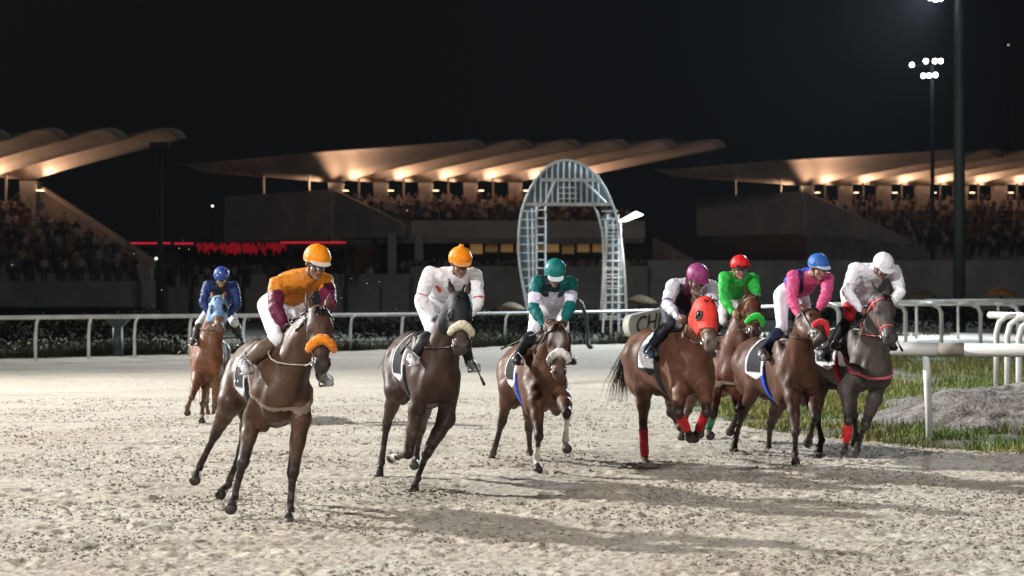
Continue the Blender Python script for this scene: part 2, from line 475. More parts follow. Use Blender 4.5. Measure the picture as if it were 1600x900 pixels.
# ================================================================== rails
M_white = mat('white_rail_plastic', (.60, .60, .585), rough=.5, spec=.35, var=.22, scale=2.2, bump=.15, bscale=16, c2=(.50, .49, .46))
M_dirty = mat('scuffed_rail_patch', (.22, .19, .16), rough=.8, var=.3, scale=6)
t = empty('white_rail', (0, 66, 0), 'long white running rail on thin posts across the far side of the track', 'rail')
top = [P(px, py, D) for px, py, D in ((-220, 500.5, 50.3), (0, 496.5, 52.9), (210, 494.5, 55.6), (548, 492, 63.3), (790, 489.5, 69.4), (955, 487, 75.5), (1120, 482, 84), (1260, 476.5, 92))]
m = MB(); m.tube(top, .062, 10); m.build('top_rail', M_white, t, True)
for px in (-105, -25, 55, 138, 210, 296, 380, 464, 548, 628, 708, 790, 872, 955, 1035, 1110, 1185):
    D = np.interp(px, [-220, 0, 210, 548, 790, 955, 1260], [50.3, 52.9, 55.6, 63.3, 69.4, 75.5, 92])
    x = (px - 800) / FPX * D; zt = np.interp(x, [q[0] for q in top], [q[2] for q in top])
    m = MB(); m.tube([(x, D + .05, -.12), (x - .01, D + .07, zt * .55), (x + .02, D + .06, zt * .85), (x + .09, D + .01, zt - .02)], [.045, .042, .04, .04], 8)
    m.build('post', M_white, t, True)

t = empty('inner_rail', (6, 24, 0), 'thick white plastic inner rail with a brown patch beside the grass', 'rail')
zr = P(0, 546, 24.2)[2]
m = MB(); m.tube([(4.75, 25.2, zr + .03), P(1395, 545, 24.4), P(1466, 546, 24.2)], .082, 12); m.build('rail_tube', M_white, t, True)
m = MB(); m.tube([P(1466.3, 546, 24.2), P(1506, 546.5, 24.1)], .084, 12); m.build('joint_sleeve', M_dirty, t, True)
m = MB(); m.tube([P(1506.3, 546.5, 24.1), P(1604, 548, 23.9), (7.6, 22.6, zr), (8.2, 19, zr)], .082, 12); m.build('rail_tube', M_white, t, True)
for a_, b_ in ((P(1447, 555, 24.3), P(1453, 690, 24.15)), ((7.4, 22.9, zr - .05), (7.4, 22.85, 0))):
    a_, b_ = np.array(a_), np.array(b_)
    m = MB(); m.tube([b_ - [0, 0, .1], b_ * .6 + a_ * .4, a_], [.045, .045, .05], 8); m.build('post', M_white, t, True)

# rail bending away at the right, seen end-on: gooseneck posts
t = empty('gooseneck_rail', (17, 40, 0), 'white rail on gooseneck posts bending away at the right edge', 'rail')
def goose(x, y, zt, z0=-.05, dx=-.22, dy=-.1, r=.04):
    m = MB(); m.tube([(x, y, z0), (x, y, zt - .32), (x + dx * .12, y + dy * .12, zt - .12), (x + dx * .45, y + dy * .45, zt - .01), (x + dx, y + dy, zt)], r, 8)
    return m
pts = []
for (px, pt, pb, D) in ((1557, 494, 592, 36.5), (1574, 497, 600, 35.0), (1592, 500, 606, 33.5), (1616, 504, 616, 31)):
    q = P(px, pt, D)
    goose(q[0], D, q[2], P(px, pb, D)[2] - .2, .42, -.05, .055).build('post', M_white, t, True); pts.append((q[0] + .42, D - .05, q[2]))
m = MB(); m.tube([np.array(pts[0]) + [-.05, 2, 0]] + pts + [np.array(pts[-1]) + [.9, -4, 0]], .07, 10); m.build('top_rail', M_white, t, True)
t = empty('gooseneck_rail', (21, 70, 0), 'white double rail on curved posts behind the grey horse at the right', 'rail')
z0 = P(0, 471, 68)[2]
m = MB(); m.tube([P(1285, 476, 70), P(1400, 472.5, 69), P(1520, 470.5, 68), P(1660, 469, 67)], .07, 10); m.build('top_rail', M_white, t, True)
for px in (1310, 1414, 1470, 1531, 1590):
    q = P(px, 474, 68); goose(q[0] + .0, 67.9, q[2] - .02, -.05, -.75, .1, .07).build('post', M_white, t, True)
for px in (1376, 1432, 1497, 1560):
    q = P(px, 480, 80); m = MB(); m.tube([(q[0], 80, -.05), (q[0], 80, P(px, 471, 80)[2])], .05, 8); m.build('post', M_white, t, True)
m = MB(); m.tube([P(1290, 477, 80), P(1640, 474, 80)], .05, 8); m.build('lower_rail', M_white, t, True)

# lettered white board on the nose of the inner rail
bd = empty('rail_board', P(1010, 560, 44), 'white rounded rail board with black letters behind the grey-shirted jockey', 'sign')
A, B = P(990, 509, 44), P(1098, 484, 46.5)
ax = unit(B - A); upv = unit(np.array([0, 0, 1.0]) - ax * ax[2]); nv = np.cross(ax, upv)
if nv[1] > 0: nv = -nv
m = MB(); hh_ = .25
prof = [A + ax * (-.22 * math.cos(t_)) + upv * (hh_ * math.sin(t_)) for t_ in np.linspace(-math.pi/2, math.pi/2, 11)]
prof = prof + [B + upv * hh_, B - upv * hh_]
m.slab([p for p in prof], -nv * .16); m.build('board', mat('weathered_board', (.46, .46, .43), rough=.6, var=.3, scale=2), bd)
cu = bpy.data.curves.new('letters', 'FONT'); cu.body = 'CHI'; cu.size = .52; cu.shear = .3; cu.extrude = .004
to = bpy.data.objects.new('tmp', cu); COL.objects.link(to); bpy.context.view_layer.update()
me = bpy.data.meshes.new_from_object(to.evaluated_get(bpy.context.evaluated_depsgraph_get())); bpy.data.objects.remove(to)
tv = [A + ax * (w.co.x * 1.25 + .02) + upv * (w.co.y - .18) + nv * (.012 + w.co.z) for w in me.vertices]
mesh_obj('lettering', tv, [tuple(p.vertices) for p in me.polygons], mat('black_paint', (.012, .012, .012), rough=.5), bd)
for q in (A + ax * .3, A + ax * 1.4):
    m = MB(); m.tube([q * [1, 1, 0] + [0, .12, -.05], q + [0, .12, -.1]], .04, 8); m.build('post', M_white, bd, True)

# ================================================================== grandstands
M_conc = mat('pale_concrete', (.46, .42, .385), rough=.85, var=.18, scale=.5, bump=.2, bscale=6)
M_shell = mat('shell_concrete', (.55, .46, .40), rough=.85, var=.2, scale=.35, bump=.15, bscale=3)
M_dconc = mat('dark_concrete', (.30, .29, .285), rough=.9, var=.35, scale=.4, bump=.3, bscale=5)
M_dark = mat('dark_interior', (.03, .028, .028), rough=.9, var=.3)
M_warm = emit('warm_lamp', (1.0, .70, .40), 7)
M_wins = [emit('lit_window', (1.0, .55, .20), e_) for e_ in (.12, .05, .08, .03)]
BAY = 3.97
VX_, VY_ = 14.3, -12.0        # how far the front tip of the roof lies from its column
def stand(X0, D0, zo, k0, k1, half_left, half_right, label, gable_left, gable_right, zfloor=9.2, open_front=False):
    t = empty('grandstand', (X0, D0, 0), label, 'grandstand', 'grandstands with scalloped shell roofs')
    W = lambda dx, dy, z: np.array([X0 + dx, D0 + dy, z + zo])
    # roof: a row of hyperboloid lobes
    s0 = k0 - (.5 if half_left else 0); s1 = k1 + (.5 if half_right else 0)
    ns = int((s1 - s0) * 12) + 1; nv = 34
    ss = np.linspace(s0, s1, ns); vv = np.linspace(-1, 1, nv)
    V_ = []
    for v in vv:
        for s in ss:
            b = abs(math.sin(math.pi * s))
            vx = VX_ * v if v > 0 else 14.1 * v; vy = VY_ * v if v > 0 else -8 * v
            if v > 0: zc = 11.77 + 2.25 * v ** .9
            else: zc = 11.77 + 1.5 * (-v) ** .9
            bul = (.62 + 2.05 * (1 - abs(v)) ** 1.15) * b ** .9
            tip = (1 - .06 * (1 - b)) if v > 0 else 1
            V_.append(W(s * BAY + vx * tip, vy * tip, zc + bul))
    V_ = np.array(V_); idx = np.arange(ns * nv).reshape(nv, ns)
    Fq = np.stack([idx[:-1, :-1].ravel(), idx[:-1, 1:].ravel(), idx[1:, 1:].ravel(), idx[1:, :-1].ravel()], 1)
    ro = mesh_obj('roof', V_, Fq, M_shell, t, True)
    so = ro.modifiers.new('thickness', 'SOLIDIFY'); so.thickness = .09; so.offset = 1
    wa = MB()
    for k in range(k0, k1 + 1):
        m = MB(); x = k * BAY
        m.hexa([W(x - .42, -.5, 6.5), W(x + .42, -.5, 6.5), W(x + .42, .9, 6.5), W(x - .42, .9, 6.5)],
               [W(x - .62, -.9, 11.7), W(x + .62, -.9, 11.7), W(x + .62, 1.0, 11.7), W(x - .62, 1.0, 11.7)])
        m.build('column', M_conc, t)
        for (ox, oy) in ((.95, -1.0),):
            c = W(x + ox, oy, 10.95)
            m = MB(); m.box(c - [.26, .22, .10], c + [.26, .22, 0]); lo_ = m.build('uplight', M_dark, t)
            m = MB(); m.box(c + [-.23, -.2, .005], c + [.23, .2, .05]); m.build('lamp_glass', M_warm, lo_)
        for (off, dr, en) in (((1.1, -1.6, 10.75), (.58, -.48, .70), 820), ((-.8, 1.2, 10.9), (-.66, .42, .50), 1000)) + ((((-1.5, -1.0, 11.0), (.45, -.42, .78), 700),) if (k == k0 and half_left) else ()):  # rear and left-end beams have no fixture, added to brighten the roof shell
            d = bpy.data.lights.new('uplight_and_fill', 'SPOT'); d.energy = en; d.color = (1, .64, .41); d.shadow_soft_size = .25; d.spot_size = R(128); d.spot_blend = .9
            lo_ = bpy.data.objects.new('uplight_and_fill', d); COL.objects.link(lo_); lo_.location = tuple(W(x + off[0], off[1], off[2])); lo_.rotation_euler = Vector(dr).to_track_quat('-Z', 'Y').to_euler()
        if k < k1 or half_right:
            m = MB(); c = W(x + BAY / 2, .6, 0); m.tube([(c[0], c[1], 8.5 + zo), (c[0], c[1], 12.2 + zo)], .10, 6); m.build('post', M_conc, t)
    xa, xb = s0 * BAY if half_left is None else k0 * BAY, k1 * BAY
    if half_right: xb = s1 * BAY
    # seating deck: a stepped slope between the column row and the front wall
    m = MB(); steps = 6 if not open_front else 10
    for i in range(steps):
        a0, a1 = i / 6, (i + 1) / 6
        f0, f1 = (6.9 * a0, -7 * a0), (6.9 * a1, -7 * a1); z = zfloor - 2.1 * a0
        if open_front: z = zfloor - 3.3 * a0
        lo_z = 6.2 if not open_front else 2.5
        m.hexa([W(xa + f1[0], f1[1], lo_z), W(xb + f1[0], f1[1], lo_z), W(xb + f0[0], f0[1], lo_z), W(xa + f0[0], f0[1], lo_z)],
               [W(xa + f1[0], f1[1], z), W(xb + f1[0], f1[1], z), W(xb + f0[0], f0[1], z), W(xa + f0[0], f0[1], z)])
    m.build('seating_deck', M_dconc, t)
    if not open_front:
      m = MB(); m.slab([W(xa + 7.0, -7.05, 6.6), W(xb + 7.0, -7.05, 6.6), W(xb + 7.0, -7.05, 8.1), W(xa + 7.0, -7.05, 8.1)], (0, -.2, 0)); m.build('front_parapet', M_conc, t)
    m = MB(); m.slab([W(xa - .3, 1.6, 9.2), W(xb + .3, 1.6, 9.2), W(xb + .3, 1.6, 10.3), W(xa - .3, 1.6, 10.3)], (0, .2, 0)); m.build('rear_parapet', M_conc, t)
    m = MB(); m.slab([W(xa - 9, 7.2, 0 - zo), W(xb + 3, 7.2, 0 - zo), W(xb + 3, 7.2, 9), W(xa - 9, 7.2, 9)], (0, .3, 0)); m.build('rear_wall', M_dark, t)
    nrm = np.array([.65, .76, 0]) * .35
    if gable_left:
        e = k0 * BAY - .6
        m = MB(); m.slab([W(e - 10.2, 6, 6.7), W(e, -.2, 6.8), W(e, -.2, 11.15), W(e - 10.2, 6, 10.8)], nrm); m.build('gable_wall', M_conc, t)
        m = MB(); m.slab([W(e + .02, -.22, 6.8), W(e + (9.4 if open_front else 6.9), -9.6 if open_front else -7.2, 5.4 if open_front else 6.75), W(e + (9.4 if open_front else 6.9), -9.6 if open_front else -7.2, 5.6 if open_front else 7.75), W(e + .02, -.22, 11.15)], nrm); m.build('raking_wall', M_conc, t)
        m = MB(); m.tube([W(e + .1, -.3, 11.2), W(e + (9.4 if open_front else 6.9), -9.65 if open_front else -7.25, 5.7 if open_front else 7.85)], .14, 6); m.build('raking_coping', M_conc, t)
        for dx, dy in ((-6.3, 3.8), (-1.9, 1.1)):
            m = MB(); c = W(e + dx, dy, 0); m.tube([(c[0], c[1], 10.8 + zo), (c[0], c[1], 12.6 + zo)], .10, 6); m.build('post', M_conc, t)
    if gable_right:
        e = k1 * BAY + gable_right[0]
        m = MB(); m.slab([W(e, -.2, 6), W(e + 9.6, -8, 3), W(e + 9.6, -8, gable_right[2]), W(e, -.2, gable_right[1])], nrm * -1); m.build('raking_wall', M_conc, t)
        m = MB(); m.tube([W(e, -.3, gable_right[1] + .05), W(e + 9.7, -8.1, gable_right[2] + .05)], .30, 6); m.build('raking_coping', M_conc, t)
    return t, W, xa, xb
t1, W1, xa1, xb1 = stand(-15.58, 170, 0, 0, 5, True, False, 'middle grandstand with a scalloped shell roof lit from below', True, None)
t0, W0, xa0, xb0 = stand(-35.6, 142, -1.5, -4, 0, False, False, 'left grandstand, only the right end of its lit shell roof in view', False, (1.0, 11.0, 5.4), open_front=True)
t2, W2, xa2, xb2 = stand(30.4, 198, 1.3, 0, 8, True, False, 'right grandstand behind the tall floodlight masts', True, None, open_front=True)
# lower floor of the middle stand
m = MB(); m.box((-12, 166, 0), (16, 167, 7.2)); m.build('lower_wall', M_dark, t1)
for i in range(9):
    a = -3.6 + i * 1.32; m = MB(); m.box((a, 165.75, 5.35 + (.15 if i % 3 else 0)), (a + 1.05, 165.9, 6.25)); m.build('window', M_wins[(i * 3 + i // 4) % 4], t1)
for px in (613, 655):
    c = P(px, 385, 162); m = MB(); m.box((c[0] - .35, 161.6, 3.5), (c[0] + .35, 162.4, 7.0)); m.build('column', M_conc, t1)
m = MB(); m.slab([P(1020, 372, 163), P(1078, 404, 155), P(1078, 420, 155), P(1020, 420, 163)], (.3, .3, 0)); m.build('raking_wall', M_dconc, t1)

# long concrete wall between the stands and the track
w = empty('concrete_wall', (0, 148, 0), 'long dark concrete wall below the grandstands behind the rail', 'wall')
for (pa, pb, pt, D) in ((-300, 238, 430, 140), (268, 640, 428, 146), (640, 1012, 416, 148), (1012, 1900, 407, 150)):
    a, b = P(pa, pt, D), P(pb, pt, D)
    m = MB(); m.box((a[0] + .02, D, 0), (b[0] - .02, D + .5, a[2])); m.build('wall_panel', M_dconc, w)
# lower terrace behind the wall
for (pa, pb, D, z) in ((-300, 250, 141, 2.6), (630, 1060, 149.5, 2.9), (1330, 1900, 151, 3.0)):
    a, b = P(pa, 0, D), P(pb, 0, D); m = MB(); m.box((a[0], D, 0), (b[0], D + 9, z))
    o = m.build('terrace', M_dconc); tag(o, kind='structure')

# red-lit pavilion
t = empty('pavilion', P(380, 440, 142), 'low dark pavilion edged with glowing red light strips', 'pavilion')
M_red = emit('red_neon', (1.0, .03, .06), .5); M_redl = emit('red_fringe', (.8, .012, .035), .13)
a, b = P(196, 383, 143), P(545, 383, 143)
m = MB(); m.box((a[0], 143, a[2] - .2), (b[0], 150, a[2] + .1)); m.build('flat_roof', M_dark, t)
m = MB(); m.box((a[0] + 3, 149, .0), (b[0], 149.3, a[2] - .25)); m.build('rear_wall', M_dark, t)
for pa, pb, pz in ((200, 266, 380), (272, 302, 380.5), (438, 540, 379)):
    a, b = P(pa, pz, 142.9), P(pb, pz, 142.9); m = MB(); m.tube([a, b], .07, 6); m.build('light_strip', M_red, t)
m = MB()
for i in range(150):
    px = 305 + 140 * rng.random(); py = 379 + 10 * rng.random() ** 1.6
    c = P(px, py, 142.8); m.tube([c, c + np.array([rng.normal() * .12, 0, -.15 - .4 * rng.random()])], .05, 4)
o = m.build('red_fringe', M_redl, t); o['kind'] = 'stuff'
for px in (215, 300, 380, 455, 540):
    c = P(px, 0, 143.2); m = MB(); m.tube([(c[0], c[1], 0), (c[0], c[1], 5.4)], .12, 6); m.build('post', M_dark, t)

# ================================================================== finish arch
M_galv = mat('galvanised_steel', (.62, .65, .66), rough=.5, metal=.1, var=.25, scale=3)
M_net = mat('blue_grey_mesh_panel', (.085, .12, .145), rough=.7, var=.35, scale=2.5)
ar = empty('finish_arch', P(895, 539, 78), 'tall galvanised lattice arch beside the finishing line', 'arch')
DA = 78.0
OUT = [(828, 500), (818, 450), (811, 400), (812, 350), (820, 315), (836, 282), (858, 259), (884, 250), (910, 257), (934, 277), (952, 308), (966, 350), (973, 400), (977, 450), (979, 500)]
INN_L = [(838, 500), (838, 340), (846, 322)]
INN_R = [(938, 500), (943, 420), (942, 370), (936, 340), (928, 322)]
def smooth(pts, n=4):
    pts = np.array(pts, float); out = []
    for i in range(len(pts) - 1):
        p0, p1, p2, p3 = pts[max(i-1, 0)], pts[i], pts[i+1], pts[min(i+2, len(pts)-1)]
        for j in range(n):
            u = j / n; out.append(.5 * (2*p1 + (p2-p0)*u + (2*p0-5*p1+4*p2-p3)*u*u + (3*p1-p0-3*p2+p3)*u**3))
    out.append(pts[-1]); return out
for D in (DA, DA + .9):
    m = MB(); m.tube([P(*q, D) * [1, 1, 1] for q in smooth(OUT)], .055, 6); m.build('arch_rib', M_galv, ar, True)
    for q in (INN_L, INN_R):
        m = MB(); m.tube([P(*z, D) for z in smooth(q, 3)], .045, 6); m.build('inner_rib', M_galv, ar, True)
    for y_, xa_, xb_ in ((281, 846, 936), (319, 822, 957)):
        m = MB(); m.tube([P(xa_, y_, D), P(xb_, y_, D)], .075, 6); m.build('crossbeam', M_galv, ar)
def outx(y, left):
    pts = smooth(OUT); best = None
    for a_, b_ in zip(pts[:-1], pts[1:]):
        if (a_[1] - y) * (b_[1] - y) <= 0 and abs(a_[1] - b_[1]) > 1e-6:
            x = a_[0] + (b_[0] - a_[0]) * (y - a_[1]) / (b_[1] - a_[1])
            if (x < 884) == left: best = x
    return best
m = MB()
for x0 in range(836, 936, 9):
    pts = smooth(OUT); ys_ = [p[1] for p in pts if abs(p[0] - x0) < 8 and p[1] < 330]
    yt = min(ys_) + 3 if ys_ else 300
    m.tube([P(x0, yt, DA - .02), P(x0, 318, DA - .02)], .03, 5)
m.tube([P(868, 282, DA), P(852, 318, DA)], .045, 5); m.tube([P(912, 282, DA), P(948, 318, DA)], .045, 5)
for y_ in (293, 302, 310): m.tube([P(872, y_, DA), P(902, y_, DA)], .02, 5)
m.build('head_bracing', M_galv, ar)
for nm, xs_, rows in (('leg_ladder', (838, 852), range(328, 505, 13)), ('leg_ladder', (950, 966), range(330, 505, 11))):
    m = MB()
    for x0 in xs_: m.tube([P(x0, 322 if x0 < 900 else 335, DA + .3), P(x0 if x0 < 900 else x0 + (1 if x0 > 960 else -8), 520, DA + .3)], .04, 5)
    for y_ in rows: m.tube([P(xs_[0] - (0 if xs_[0] < 900 else 3), y_, DA + .3), P(xs_[1], y_, DA + .3)], .028, 5)
    m.build(nm, M_galv, ar)
for left in (True, False):
    m = MB()
    for y_ in range(330, 504, 13):
        xo = outx(y_, left)
        if not xo: continue
        if left: m.tube([P(xo, y_, DA), P(838, y_, DA)], .026, 5)
        else: m.tube([P(940, y_, DA), P(xo, y_, DA)], .026, 5)
        m.tube([P(xo, y_, DA), P(xo, y_, DA + .9)], .022, 5)
    if left: m.tube([P(824, 330, DA), P(829, 500, DA)], .04, 5); m.tube([P(831, 326, DA), P(834, 500, DA)], .03, 5)
    else: m.tube([P(946, 345, DA), P(947, 500, DA)], .035, 5); m.tube([P(958, 340, DA), P(957, 500, DA)], .035, 5)
    m.build('leg_bracing', M_galv, ar)
pp = [q for q in smooth(OUT) if q[1] < 321]
m = MB(); m.slab([P(*q, DA + .45) for q in pp], (0, .03, 0)); m.build('head_panel', M_net, ar)
lt = [q for q in smooth(OUT) if q[0] < 840 and q[1] > 321]
m = MB(); m.slab([P(q[0] + 1, q[1], DA + .46) for q in lt] + [P(837, 322, DA + .46), P(837, 500, DA + .46)], (0, .03, 0)); m.build('leg_panel', M_net, ar)
rt = [q for q in smooth(OUT) if q[0] > 940 and q[1] > 321]
m = MB(); m.slab([P(q[0] - 6, q[1], DA + .46) for q in rt] + [P(958, 500, DA + .46), P(944, 420, DA + .46), P(938, 340, DA + .46)], (0, .03, 0)); m.build('leg_panel', M_net, ar)

# ================================================================== lamps and masts
M_cool = emit('cool_lamp', (.86, .95, 1.0), 40)
M_lampw = emit('street_lamp_glow', (1.0, .90, .72), 9)
M_mast = mat('green_grey_mast', (.045, .06, .056), rough=.6, metal=.2, var=.2, scale=1)
sl = empty('street_lamp', (4.4, 79.6, 0), 'lit street lamp leaning out beside the finish arch', 'street lamp')
q = P(969, 345, 79.6)
m = MB(); m.tube([(q[0], 79.6, -.1), (q[0], 79.6, q[2])], [.08, .05], 8); m.build('pole', M_galv, sl, True)
qa = [P(967, 346, 79.2), P(978, 346, 79.0), P(1005, 336, 79.1), P(994, 331, 79.5)]
m = MB(); m.slab([q_ + np.array([0, .05, .025]) for q_ in qa], (0, .25, .025)); hd_ = m.build('lamp_head', M_galv, sl)
m = MB(); m.slab(qa, (0, .04, .02)); m.build('lamp_glass', M_lampw, hd_)
d = bpy.data.lights.new('street_lamp_beam', 'SPOT'); d.energy = 700; d.color = (1, .9, .75); d.spot_size = R(110); d.shadow_soft_size = .2
o = bpy.data.objects.new('street_lamp_beam', d); COL.objects.link(o); o.location = tuple(P(988, 350, 77.8)); o.rotation_euler = (R(-35), 0, 0)

def mast(px, D, ztop, r0, r1, lamps, label, dims):
    x = (px - 800) / FPX * D
    t = empty('floodlight_mast', (x, D, 0), label, 'floodlight', 'floodlight masts')
    m = MB(); m.tube([(x, D, -.1), (x, D, ztop * .5), (x, D, ztop)], [r0, (r0 + r1) / 2, r1], 12); m.build('mast_pole', M_mast, t, True)
    for (lx_, ly_) in lamps:
        c = P(lx_, ly_, D - .4)
        m = MB(); m.tube([(x, D, c[2]), c + [0, .3, 0]], .05, 5); br = m.build('bracket', M_mast, t)
        w_, h_ = dims; h_ *= .8
        m = MB(); m.tube([c + [0, .25, .05], c + [0, .05, .0], c + [0, 0, -.01]], [h_ * .5, h_ * .95, h_], 12); hs_ = m.build('lamp_housing', M_mast, t, True)
        m = MB(); m.tube([c + [0, -.005, -.01], c + [0, -.05, -.02]], [h_ * .92, h_ * .85], 12); m.build('lamp_glass', M_cool, hs_, True)
    return t
mast(1457, 160, 21.3, .22, .13, ((1447, 95), (1461, 95), (1470, 95), (1425, 101), (1443, 118), (1452, 118), (1462, 117)), 'slim floodlight mast with two rows of bright lamps', (.3, .25))
mast(1499, 100, 26, .32, .26, ((1462, -3), (1454, -6), (1470, -5), (1480, -8)), 'thick dark floodlight mast running out of the top of the frame', (.34, .24))
flood('floodlight_beam', tuple(P(1455, 105, 159.5)), (0, 60, 0), 32000, (.74, .88, 1.0), .6, 110, .9)
flood('floodlight_beam', tuple(P(1462, -3, 99)), (-30, 50, 0), 180000, (.74, .88, 1.0), .5, 125, 1.0)
# unlit pole at the left
x = (250 - 800) / FPX * 120
t = empty('lamp_post', (x, 120, 0), 'dark unlit lamp post standing before the left end of the pavilion', 'lamp post')
M_mast2 = mat('dark_painted_steel', (.018, .02, .02), rough=.7, var=.2, scale=1)
m = MB(); m.tube([(x, 120, -.1), (x, 120, 11.0)], [.22, .14], 10); m.build('pole', M_mast2, t, True)
m = MB(); m.box((x - .6, 119.7, 11.0), (x + .6, 120.2, 11.35)); m.build('lamp_head', M_mast2, t)
# little far lamps
M_dot = emit('small_lamp', (1, .97, .92), 3)
for (px, py, D, lab) in ((244, 404, 119, 'small white lamp glowing below the left stand'), (332, 322, 150, 'small white lamp on a pole beside the middle gable'), (110, 326, 150, 'small bluish lamp above the sloping left wall'), (1576, 70, 320, 'tiny far lamp high at the right edge')):
    c = P(px, py, D); t = empty('small_lamp', (c[0], D, 0), lab, 'lamp')
    m = MB(); m.tube([(c[0], D + .1, 0), (c[0], D + .1, c[2])], .05, 6); m.build('pole', M_dark, t)
    b_ = Ell(c, np.eye(3), (.09, .09, .08), .01); v_, q_ = Grid([b_], .05, .12).mesh(); mesh_obj('bulb', v_, q_, M_dot, t, True)

# ================================================================== things along the outer rail
# pedestal
c = P(184, 561, 57.5); t = empty('pedestal', (c[0], 57.5, 0), 'grey-green pedestal with a flared square head behind the rail', 'pedestal')
m = MB(); m.tube([(c[0], 57.5, -.1), (c[0], 57.5, .9)], [.17, .15], 10); m.build('column', M_mast, t, True)
m = MB(); m.hexa([(c[0]-.15, 57.35, .88), (c[0]+.15, 57.35, .88), (c[0]+.15, 57.65, .88), (c[0]-.15, 57.65, .88)], [(c[0]-.36, 57.2, 1.12), (c[0]+.36, 57.2, 1.12), (c[0]+.36, 57.8, 1.12), (c[0]-.36, 57.8, 1.12)]); m.build('head', M_mast, t)
# black hooked post behind the teal rider
c = P(918, 545, 65.3); z_ = P(905, 466, 65.3)[2]
t = empty('hooked_post', (c[0], 65.3, 0), 'black hooked post with a foot at the right of the teal jockey', 'post')
m = MB(); m.tube([(c[0] + .12, 65.2, .03), (c[0] + .02, 65.3, .12), (c[0], 65.3, .5), (c[0] - .06, 65.3, 1.15), (c[0] - .22, 65.3, 1.55), (c[0] - .42, 65.3, z_), (c[0] - .7, 65.35, 1.55)], [.09, .075, .05, .06, .07, .075, .07], 8); m.build('post', mat('black_rubber', (.012, .013, .012), rough=.6), t, True)
# thatched and orange parasols
M_straw = mat('straw_thatch', (.09, .06, .03), rough=.9, var=.5, scale=6, bump=.8, bscale=20)
M_or = mat('orange_canvas', (.30, .11, .012), rough=.8, var=.2, scale=2)
def parasol(px, py, D, r, m_, lab):
    c = P(px, py, D); t = empty('parasol', (c[0], D, 0), lab, 'parasol', 'parasols behind the rail')
    m = MB(); m.tube([(c[0], D, -.05), (c[0], D, c[2] + .2)], .05, 6); m.build('pole', M_dark, t)
    prof = [(0.05, .34), (.35, .28), (.7, .12), (1.0, -.10), (.97, -.16)]
    v_ = []; f_ = []; seg = 20
    for (a_, h_) in prof:
        for k in range(seg): v_.append((c[0] + r * a_ * math.cos(6.283*k/seg), D + r * a_ * math.sin(6.283*k/seg), c[2] + r * h_ + .015 * math.sin(k * 2.5)))
    for i in range(len(prof) - 1):
        for k in range(seg): f_.append((i*seg+k, i*seg+(k+1) % seg, (i+1)*seg+(k+1) % seg, (i+1)*seg+k))
    mesh_obj('canopy', v_, f_, m_, t, True)
parasol(1000, 470, 100, .9, M_straw, 'brown thatched parasol just right of the finish arch')
parasol(1070, 466, 96, .9, M_straw, 'brown thatched parasol hidden behind the grey-shirted jockey')
parasol(798, 480, 92, .7, M_straw, 'small thatched parasol left of the teal jockey')
parasol(1441, 462, 96, .8, M_straw, 'brown thatched parasol right of the grey horse head')
parasol(1564, 457, 98, .75, M_or, 'orange canvas parasol near the right edge')
# dark hedge behind the rail
def hedge(pa, pb, D, h, lab, seed):
    a, b = P(pa, 0, D)[0], P(pb, 0, D)[0]; N_ = int(abs(b - a) * 520)
    x = a + (b - a) * rng.random(N_); y = D + .5 * rng.normal(size=N_); top_ = h * (.65 + .5 * vnoise(np.stack([x * 1.3, x * 0], -1), seed))
    z = top_ * rng.random(N_) ** .7
    c = np.stack([x, y, z], 1); s = .05 + .06 * rng.random((N_, 1))
    u = rng.normal(size=(N_, 3)); u /= np.linalg.norm(u, axis=1)[:, None]; w = np.cross(u, rng.normal(size=(N_, 3))); w /= np.linalg.norm(w, axis=1)[:, None]
    V_ = np.stack([c - u * s, c + w * s * .6, c + u * s, c - w * s * .6], 1).reshape(-1, 3)
    F_ = np.arange(4 * N_).reshape(-1, 4)
    o_ = mesh_obj('hedge', V_, F_, M_leaf, None); tag(o_, lab, 'hedge', None, None)
M_leaf = mat('hedge_leaves', (.007, .010, .005), rough=.9, spec=.1, var=.6, scale=2)
hedge(-260, 330, 62, 1.25, 'dark ragged hedge behind the left part of the outer rail', 5)
hedge(500, 1010, 80, 1.25, 'dark ragged hedge behind the middle part of the outer rail', 6)
hedge(1240, 1720, 100, 1.4, 'dark ragged hedge behind the double rail at the right', 7)

